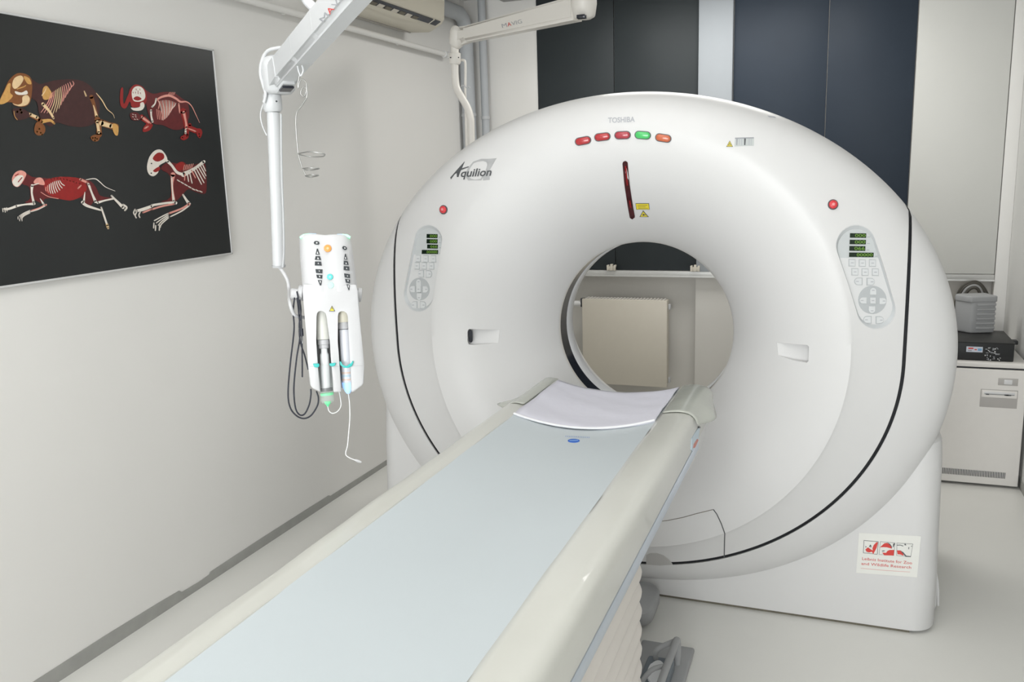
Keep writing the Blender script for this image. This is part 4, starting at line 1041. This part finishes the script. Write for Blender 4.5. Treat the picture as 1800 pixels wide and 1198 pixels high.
bm = bmesh.new(); add_tube(bm, [onY(478, 165, YA), onY(478, 167, YA), pb_, pc, pd], [.021, .0235, .0245, .0245, .02], 28); frombm('collar', bm, m_arm, arm1, 50)
tube('collar_screw', [onY(486, 178, YA-.024), onY(486, 178, YA-.027)], .0025, m_dark, arm1)
bm = bmesh.new(); add_tube(bm, [pd, pe], .0165, 28); frombm('post', bm, m_arm, arm1)
bm = bmesh.new(); add_tube(bm, [pe, pe+Vector((0, 0, -.006))], [.019, .017], 24); frombm('post_cap', bm, m_lgrey, arm1)
hose = [(510, 85), (490, 84), (470, 90), (460, 108), (458, 130), (463, 150), (467, 165), (464, 180)]
tube('cable_sleeve', [onY(x, y, YA-.03) for x, y in hose], .0045, m_arm, arm1, 10, 5)
tube('thin_cable', [onY(x, y, YA-.01) for x, y in ((464, 180), (458, 200), (461, 220), (469, 238))], .002, m_arm, arm1, 8, 4)
tube('post_cable', [onY(x, y, YA-.02) for x, y in ((494, 200), (495, 300), (498, 380), (499, 440), (497, 470))], .003, m_lgrey, arm1, 8, 4)
bm = bmesh.new(); add_tube(bm, smoothpath([el+dirb*.62+up*.055, el+dirb*.62+up*.075-rt*.02, el+dirb*.64+up*.09-rt*.028], 4), .011, 12); frombm('cable_clip', bm, m_arm, arm1)
bm = bmesh.new(); add_tube(bm, [far, Vector((far.x, far.y, ZC-.001))], .045, 24); add_tube(bm, [far+Vector((0, 0, -.05)), far+Vector((0, 0, .05))], .055, 24); frombm('ceiling_column', bm, m_arm, arm1)
# maker letters on the arm's side: M A V I G with the red A
def beam_letters(par, a, b, wside, m1, m2, words_, hpx, Y):
    pass
def arm_text(par, p0, p1, hgt, Yf, drop=.0):
    """letters laid along a pixel line on the face of a beam; Yf(px,py) gives the surface point"""
    seq = [('M', 0, .24, m_txt), ('A', .27, .46, m_redp), ('VIG', .48, 1, m_txt)]
    dx, dy = p1[0]-p0[0], p1[1]-p0[1]; L = math.hypot(dx, dy); nx_, ny_ = dy/L, -dx/L
    for s, a, b, m_ in seq:
        lettering('arm_lettering', s, lambda u, v: Yf(p0[0]+dx*(a+(b-a)*u)+nx_*hgt*v, p0[1]+dy*(a+(b-a)*u)+ny_*hgt*v), m_, par, False)
bt = dirb.normalized(); bs = bt.cross(Vector((0, 0, 1))).normalized(); bu = bs.cross(bt)
def face_hit(px, py, a, nrm, off):
    d = ray(px, py); pl0 = a+nrm*off; t = (pl0-EYE).dot(nrm)/d.dot(nrm); return EYE+d*t
sidesign = 1 if bs.dot(EYE-el) > 0 else -1
arm_text(arm1, (568, 40), (612, -12), 10, lambda px, py: face_hit(px, py, el, bs*sidesign, .0318))
m_inj = mat('injector_shell', (.60, .60, .61), .35, noise=.01)
# injector
INJ = onY(583, 550, 1.90)
inj = empty('contrast_injector', INJ, 'white contrast injector head with two syringe bays hanging from the left arm', 'injector')
vd = (INJ-EYE).normalized(); IX = rt.copy(); IX = (IX-vd*IX.dot(vd)).normalized(); IZ = vd.cross(IX)*-1
if IZ.z < 0: IZ = -IZ
IZ = IX.cross(vd).normalized(); IN = -vd      # IN points to the camera
S = (INJ-EYE).dot(fw)/F
def I(px, py, d=0): return INJ+IX*(px-583)*S-IZ*(py-550)*S+IN*d
def U2(pts): return [((x-583)*S, -(y-550)*S) for x, y in pts]
frI = (INJ, IX, IZ, IN)
# body: fork outline with two open bays
body = [(535, 500), (625, 500), (628.5, 512), (634, 595), (638, 641), (637.5, 672), (634, 677), (621, 687), (615.5, 688.5),
        (614, 641), (613.3, 555), (611, 548.5), (606, 544.5), (601, 543.5), (596, 544.5), (592, 548), (590.5, 555), (593, 600), (596, 641), (599.5, 687),
        (585, 688), (582, 641), (579.5, 600), (577.3, 555), (575, 548), (570, 544.5), (565, 543), (559, 544.5), (555.5, 549), (554.3, 556), (556.5, 600), (559, 641), (563.5, 687),
        (549, 680), (545.6, 674), (542.5, 641), (540.6, 595), (534.5, 512)]
prism('body', U2(body), frI, -.055, .035, m_inj, inj, bev=.0045, seg=3, smooth=50)
sv, sf = [], []
rows_ = [(413.5, 533, 611, .92, .86), (414.2, 530, 614, .98, .96), (417, 528, 617, 1, 1), (455, 529.2, 622, 1, 1), (490, 532, 626, 1, 1), (512, 534, 628.5, 1, 1), (522, 536, 628.5, .98, .97), (525, 538, 627, .9, .9)]
cs = []
for k in range(41):
    t = math.pi*k/40; cx_ = math.copysign(abs(math.cos(t))**.55, math.cos(t)); dz_ = math.sin(t)**.42
    cs.append((-cx_, -.045+.0808*dz_-.0035*math.exp(-(cx_/.18)**2)))
cs += [(1, -.058), (-1, -.058)]
for yy, xa, xb, sw, sd in rows_:
    for cx_, dd in cs:
        sv.append(I((xa+xb)/2+cx_*(xb-xa)/2*sw, yy+(0 if yy > 415 else 1.4*math.exp(-(cx_/.25)**2)), -.02+(dd+.02)*sd))
n = len(cs)
for i in range(len(rows_)-1):
    for k in range(n): sf.append((n*i+k, n*i+(k+1) % n, n*i+n+(k+1) % n, n*i+n+k))
sf += [tuple(range(n)), tuple(range(n*(len(rows_)-1), n*len(rows_)))]
mesh('upper_shell', sv, sf, m_inj, inj, 50)
back = [(531, 420), (616, 418), (628, 507), (637, 641), (636, 674), (618, 686), (564, 686), (547, 676), (541, 600), (533, 510)]
prism('back_housing', U2(back), frI, -.11, -.045, m_inj, inj, bev=.014, seg=4, smooth=50)
for x in (571, 0):
    pass
m_seam = mat('injector_seam', (.48, .48, .49), .5)
prism('body_seam', U2([(543, 641), (558, 641.5), (558, 642.3), (543, 642)]), frI, .034, .0355, m_seam, inj); prism('body_seam', U2([(583, 641.5), (595, 642), (595, 642.8), (583, 642.3)]), frI, .034, .0355, m_seam, inj); prism('body_seam', U2([(615, 642), (637.5, 641), (637.5, 641.8), (615, 642.8)]), frI, .034, .0355, m_seam, inj)
# green status lights
mgl = mat('status_green', (.45, .85, .62), .3, emit=(.25, .95, .50), es=.5); mbl = mat('status_blue', (.5, .65, .9), .3, emit=(.35, .55, 1), es=.35)
prism('status_light', U2([(529.5, 419), (536, 414), (546, 412.3), (546, 415), (537, 417.5), (531, 422)]), frI, -.04, .024, mgl, inj, bev=.001)
prism('status_light', U2([(546, 412.3), (558, 412.6), (557, 415), (546, 415)]), frI, -.04, .024, mbl, inj, bev=.001)
prism('status_light', U2([(593, 412.6), (602, 412.2), (602, 415), (594, 415)]), frI, -.04, .024, mbl, inj, bev=.001)
prism('status_light', U2([(602, 412.2), (611, 413), (616.5, 416.5), (615, 420.5), (609, 416.5), (602, 415)]), frI, -.04, .024, mgl, inj, bev=.001)
mkey = mat('key_black', (.025, .03, .035), .35, noise=.05)
def key(poly, mark=None):
    prism('key', U2(poly), frI, .034, .0370, mkey, inj)
    if mark: prism('key_mark', U2(mark), frI, .0368, .0376, m_white, inj)
def K(pts): return [(500+x/7.4875, 400+y/7.4875) for x, y in pts]
key(K([(402, 215), (415, 198), (440, 195), (465, 203), (475, 225), (465, 243), (430, 243), (405, 232)]), K([(430, 213), (445, 210), (452, 220), (445, 229), (430, 227)]))
key(K([(440, 295), (452, 293), (478, 372), (422, 370)]), K([(447, 325), (460, 362), (438, 360)]))
key(K([(424, 390), (478, 390), (493, 440), (412, 438)]), K([(452, 400), (468, 430), (444, 428)]))
key(K([(415, 458), (492, 460), (500, 512), (412, 510)]), K([(456, 470), (466, 492), (450, 490)]))
key(K([(420, 557), (508, 560), (508, 612), (428, 607)]), K([(460, 575), (476, 575), (472, 593)]))
key(K([(430, 628), (508, 632), (505, 680), (440, 672)]), K([(462, 640), (482, 645), (476, 668)]))
key(K([(448, 697), (502, 700), (492, 765), (476, 768)]), K([(470, 708), (488, 710), (481, 742)]))
key(K([(760, 270), (775, 255), (805, 260), (823, 280), (818, 303), (790, 306), (765, 292)]), K([(785, 275), (798, 272), (804, 285), (792, 292)]))
key(K([(795, 355), (805, 355), (828, 432), (782, 428)]), K([(800, 390), (812, 420), (794, 418)]))
key(K([(780, 445), (830, 450), (843, 500), (778, 495)]), K([(808, 462), (818, 488), (802, 486)]))
key(K([(778, 515), (848, 520), (853, 573), (778, 565)]), K([(814, 532), (824, 552), (808, 550)]))
key(K([(783, 608), (858, 620), (860, 670), (790, 660)]), K([(818, 635), (832, 637), (828, 652)]))
key(K([(795, 680), (860, 690), (857, 738), (805, 728)]), K([(822, 692), (840, 696), (834, 718)]))
key(K([(812, 750), (855, 760), (848, 825), (838, 826)]), K([(828, 762), (844, 766), (840, 800)]))
prism('round_key', U2(circ(577, 438.5, 6.4, 24)), frI, .034, .038, mat('key_orange', (.85, .33, .08), .4), inj, bev=.001); prism('round_key_mark', U2(circ(577, 438.5, 2.2, 12)), frI, .0375, .0388, mat('key_orange_pale', (.9, .55, .30), .4), inj)
prism('round_key', U2(circ(580.5, 487.5, 5.2, 24)), frI, .034, .038, mat('key_teal', (.12, .62, .60), .4), inj, bev=.001); prism('round_key_mark', U2(circ(580.5, 487.5, 1.8, 12)), frI, .0375, .0388, mat('key_teal_pale', (.4, .8, .75), .4), inj)
prism('round_key', U2(circ(582, 502, 5.0, 24)), frI, .034, .0372, mat('key_mint', (.48, .85, .70), .4, emit=(.3, .9, .6), es=.15), inj, bev=.001)
prism('warning_sign', U2([(583.5, 537), (589, 547), (578.5, 547)]), frI, .034, .0365, m_dtxt, inj); prism('warning_sign', U2([(583.5, 539), (587.3, 546), (580, 546)]), frI, .036, .037, m_yel, inj); prism('warning_mark', U2([(583, 540.5), (584.2, 540.5), (584, 543.8), (583.2, 543.8)]), frI, .0368, .0374, m_dtxt, inj)
# side knobs
for x0, x1, y0, y1 in ((525, 534, 513, 514), (627, 636, 517, 518)):
    bm = bmesh.new(); a = I(x0, y0, -.02); b = I(x1, y1, -.02)
    add_tube(bm, [a, a+(b-a)*.15, a+(b-a)*.85, b], [.014, .019, .019, .014], 24); frombm('side_knob', bm, m_inj, inj, 50)
bm = bmesh.new(); add_tube(bm, [I(512, 516, -.03), I(514, 516, -.03), I(526, 517, -.03)], [.011, .015, .015], 24); frombm('mount_knob', bm, m_inj, inj, 50)
bm = bmesh.new(); add_tube(bm, [I(534, 520, -.07), I(520, 522, -.06)], .012, 16); frombm('mount_bar', bm, m_inj, inj, 50)
tube('power_hose', [pe+Vector((0, 0, -.002)), onY(499, 480, YA-.01), onY(506, 494, YA-.01), onY(508, 510, YA-.02), I(511, 530, -.02), I(517, 550, -.02), I(524, 556, -.03), I(536, 558, -.06)], .0048, m_inj, inj, 12, 6)
# bay interiors: pistons
m_pis = mat('piston_grey', (.78, .78, .72), .35, noise=.05); m_pis2 = mat('piston_brass', (.82, .78, .64), .35, noise=.05)
def cylI(name, x0, y0, x1, y1, rpx, m, par, d=-.002, prof=None, n=28):
    a, b = I(x0, y0, d), I(x1, y1, d); r_ = rpx*S; bm = bmesh.new()
    pr = prof or [(0, .96), (.03, 1), (.97, 1), (1, .96)]
    add_tube(bm, [a+(b-a)*t for t, _ in pr], [r_*s for _, s in pr], n); return frombm(name, bm, m, par, 50)
cylI('piston', 565.5, 543, 568, 596, 11.6, m_pis, inj); cylI('piston', 601.5, 543, 603, 566, 11.2, m_pis2, inj)
cylI('piston_head', 568, 596, 569, 612, 10, m_inj, inj, prof=[(0, .9), (.05, 1), (.55, 1), (.6, .9), (.95, .9), (1, .8)]); cylI('piston_head', 603, 566, 604, 579, 9.6, m_inj, inj, prof=[(0, 1), (.3, 1), (.35, 1.05), (.9, 1), (1, .8)])
m_teal = mat('teal_clip', (.05, .50, .47), .4)
for pl in ([(550.5, 637), (561, 637), (562, 641), (559, 644), (553, 643)], [(578, 637), (590, 636), (588, 641), (583, 642.5), (579, 641)]): prism('bay_clip', U2(pl), frI, .030, .042, m_teal, inj, bev=.0015)
prism('bay_clip', U2([(596, 634), (599, 634), (601, 641), (608, 643), (615, 638), (618, 633), (620, 634), (617, 642), (611, 645), (603, 645), (597, 640)]), frI, .030, .042, m_teal, inj, bev=.0012)
# syringes
m_clear = mat('clear_plastic', (.80, .84, .84), .06, alpha=.22, ior=1.3)
s1 = empty('syringe', I(571, 660, .0), 'filled syringe with green ring in the left bay of the injector', 'syringe')
cylI('plunger', 569.5, 612, 572.5, 682, 7.5, mat('plunger_white', (.84, .86, .86), .35), s1, .004, prof=[(0, .75), (.1, .75), (.15, 1), (1, 1)])
cylI('seal', 573, 681, 573.6, 687, 10.6, mat('seal_black', (.03, .03, .035), .25), s1, .006)
cylI('ring', 573.8, 690, 574.2, 694, 11.2, mat('ring_green', (.10, .75, .30), .3, emit=(.1, .8, .3), es=.25), s1, .006)
cylI('barrel', 571.5, 640, 575, 709, 11.8, m_clear, s1, .006, prof=[(0, 1), (.9, 1), (.96, .9), (1, .55)])
cylI('tip', 575, 705, 575.3, 714, 6, mat('tip_green', (.15, .78, .35), .3, emit=(.1, .8, .3), es=.25), s1, .006, prof=[(0, 1), (.5, .8), (.7, .35), (1, .3)])
s2 = empty('syringe', I(607, 650, 0), 'empty clear syringe with blue glowing tip in the right bay of the injector', 'syringe')
m_milky = mat('milky_barrel', (.74, .75, .80), .25, noise=.03)
cylI('barrel', 604.5, 579, 609, 672, 9.2, m_milky, s2, .003, prof=[(0, .95), (.02, 1), (1, 1)])
cylI('cone', 609, 672, 611, 692, 9.2, mat('glow_blue', (.45, .62, .85), .3, emit=(.25, .5, 1), es=.5), s2, .003, prof=[(0, 1), (.4, .95), (.8, .6), (1, .3)])
for t, m_ in ((.80, mat('band_peach', (.78, .60, .50), .4)), (.86, mat('band_blue', (.52, .68, .78), .4)), (.93, mat('band_peach', (.78, .6, .5)))):
    cylI('band', 604.5+4.5*t, 579+93*t, 604.5+4.5*(t+.03), 579+93*(t+.03), 9.5, m_, s2, .003)
m_tub = mat('clear_tubing', (.80, .80, .80), .25, noise=.01)
tb = empty('infusion_tube', I(611, 700, 0), 'thin clear tube hanging down from the right syringe with a loose connector', 'tube')
tube('tube', [I(x, y, -.006) for x, y in ((611, 692), (613, 710), (613.5, 735), (611, 765), (609, 785), (606, 797), (607, 803), (614, 808), (623, 812))], .0016, m_tub, tb, 8, 6)
tube('connector', [I(622, 811, -.006), I(627, 813.5, -.006), I(633, 816, -.006)], [.0028, .0042, .0022], m_inj, tb, 10)
tb = empty('infusion_tube', I(590, 715, 0), 'short looped clear tube from the left syringe back behind the injector', 'tube')
tube('tube', [I(x, y, -.006) for x, y in ((575.3, 713), (577, 722), (583, 727), (592, 724), (598, 714), (597, 700), (595, 688), (593, 670))], .0015, m_tub, tb, 8, 6)
# black cables hanging at the injector's left side
m_bc = mat('black_cable', (.015, .018, .03), .4, noise=.1)
for pts, lab in (([(521, 511), (517, 545), (518, 580), (511, 640), (507, 690), (510, 715), (520, 730), (533, 736), (546, 731), (557, 714), (559, 700), (555.5, 688)], 'black cable hanging in the widest loop beside the injector'),
                 ([(522, 511), (526, 545), (528, 590), (522, 630), (517, 680), (519, 715), (526, 729), (535, 728), (543, 712), (546, 695), (546, 684)], 'black cable hanging in the inner loop beside the injector'),
                 ([(526, 512), (530, 545), (527, 570), (528.5, 600), (536, 625), (542, 650)], 'black cable slanting behind the injector body'),
                 ([(524, 512), (530, 550), (531.5, 580), (532, 610), (532, 662)], 'straight black cable end with small plug beside the injector')):
    k = tube('cable', [I(x, y, -.02+(.02 if 'straight' in lab else 0)) for x, y in pts], .0021, m_bc, None, 8, 7); tag(k, lab, 'cable')
    if 'straight' in lab:
        pg = tube('plug', [I(531.3, 577, 0), I(532, 590, 0)], .0045, m_bc, None, 10); pg.parent = k; tube('plug_tip', [I(532, 590, 0), I(533, 603, 0)], .0018, m_wire, None, 8).parent = k
# wire bottle holder
bh = empty('bottle_holder', onY(532, 145, 1.80), 'wire bottle holder hanging on a hook below the left ceiling arm', 'bottle holder')
YW = 1.80
def Wt(name, pts, r_=.0016, sm=5, m=m_wire): return tube(name, [onY(x, y, YW+(d if len(q) > 2 else 0)) if False else onY(q[0], q[1], YW+(q[2] if len(q) > 2 else 0)) for q in pts for x, y, d in [(q[0], q[1], 0)]], r_, m, bh, 8, sm)
Wt('strap', [(523, 116), (525, 125), (529, 133), (533, 124), (531, 115)], .0022, 5, m_arm)
Wt('hook', [(527, 130), (524, 145), (524, 155), (527, 143), (532, 139), (538, 146), (539, 158), (535, 169), (529, 166), (530, 157), (535, 153), (540, 160), (539, 172)])
Wt('stem', [(539, 172), (530, 186), (521, 200), (520.5, 230), (524, 268), (524, 272)])
Wt('upper_ring', [(524, 270), (545, 266.5, -.03), (568, 270, -.02), (571, 272, 0), (566, 275, .02), (545, 275, .03), (524, 271)])
Wt('middle_stem', [(524, 271), (528, 284), (532, 296), (538, 309)])
Wt('lower_ring', [(532, 296), (545, 295, -.02), (561, 296, 0), (545, 299, .02), (532, 297)])
Wt('bottom_ring', [(537, 309), (548, 307, -.015), (560, 308, 0), (548, 311, .015), (538, 310)])
# right arm
arm2_top = onY(1027, -20, 3.95)
arm2 = empty('ceiling_arm', (arm2_top.x, 3.95, ZC), 'white ceiling arm at right with kinked tube passing behind the gantry', 'ceiling arm')
k0 = onY(812, 63, 4.30); k1 = onY(1026, 13, 3.95); db = k1-k0
oriented(k0+db*.05, k0+db*.97, .08, .078, 'beam', m_armw, arm2, .014, w2=.09, h2=.105)
bm = bmesh.new(); add_tube(bm, [onY(807, 48, 4.30), onY(806, 50, 4.30), onY(804, 56, 4.30), onY(802, 78, 4.30), onY(800, 84, 4.30)], [.02, .034, .04, .038, .022], 24); frombm('elbow', bm, m_armw, arm2, 60)
oriented(k0-db*.03, k0+db*.14, .075, .095, 'elbow_housing', m_armw, arm2, .024, w2=.075, h2=.075)
bm = bmesh.new(); add_tube(bm, [onY(1027, 34, 3.95), onY(1027, 30, 3.95), onY(1026, 10, 3.95), onY(1026, -14, 3.95)], [.03, .052, .062, .06], 8); frombm('column_joint', bm, m_armw, arm2, 60)
tp = onY(1026, -10, 3.95)
bm = bmesh.new(); add_tube(bm, [tp, Vector((tp.x, tp.y, ZC-.001))], .06, 24); frombm('ceiling_column', bm, m_armw, arm2, 50)
kb = onY(1024, 32, 3.90); box('joint_slot', kb.x-.02, kb.x+.02, kb.y-.03, kb.y, kb.z-.004, kb.z+.012, m_dark, arm2, bev=.002)
bm = bmesh.new(); add_tube(bm, [onY(799.5, 78, 4.3), onY(799.5, 94, 4.3)], .021, 24); frombm('neck', bm, m_armw, arm2)
bm = bmesh.new(); add_tube(bm, [onY(799.5, 93, 4.3), onY(799.5, 94, 4.3), onY(800, 110, 4.3), onY(800, 113, 4.3)], [.028, .031, .031, .024], 24); frombm('collar', bm, m_armw, arm2, 50)
for x in (792, 806): tube('collar_screw', [onY(x, 101, 4.268), onY(x, 101, 4.262)], .0035, m_dark, arm2)
tube('kinked_tube', [onY(x, y, 4.3) for x, y in ((799.5, 112), (800, 135), (803, 155), (812, 172), (822, 190), (827, 208), (828, 225), (829, 300), (829, 400))], .0195, m_armw, arm2, 20, 6)
tube('side_cable', [onY(x, y, 4.34) for x, y in ((808, 106), (815, 106), (818, 113), (818, 150), (818, 170), (820, 260), (821, 330))], .0065, m_armw, arm2, 10, 5)
Wt2 = tube('cable_clip', [onY(x, y, 4.32) for x, y in ((810, 152), (815, 150), (820, 154), (824, 152), (826, 155))], .003, m_lgrey, arm2, 8, 4)
b2t = db.normalized(); b2s = b2t.cross(Vector((0, 0, 1))).normalized(); sg = 1 if b2s.dot(EYE-k0) > 0 else -1
arm_text(arm2, (883, 49), (918, 40.5), 7, lambda px, py: face_hit(px, py, k0, b2s*sg, .0435))
bpy.context.view_layer.update()
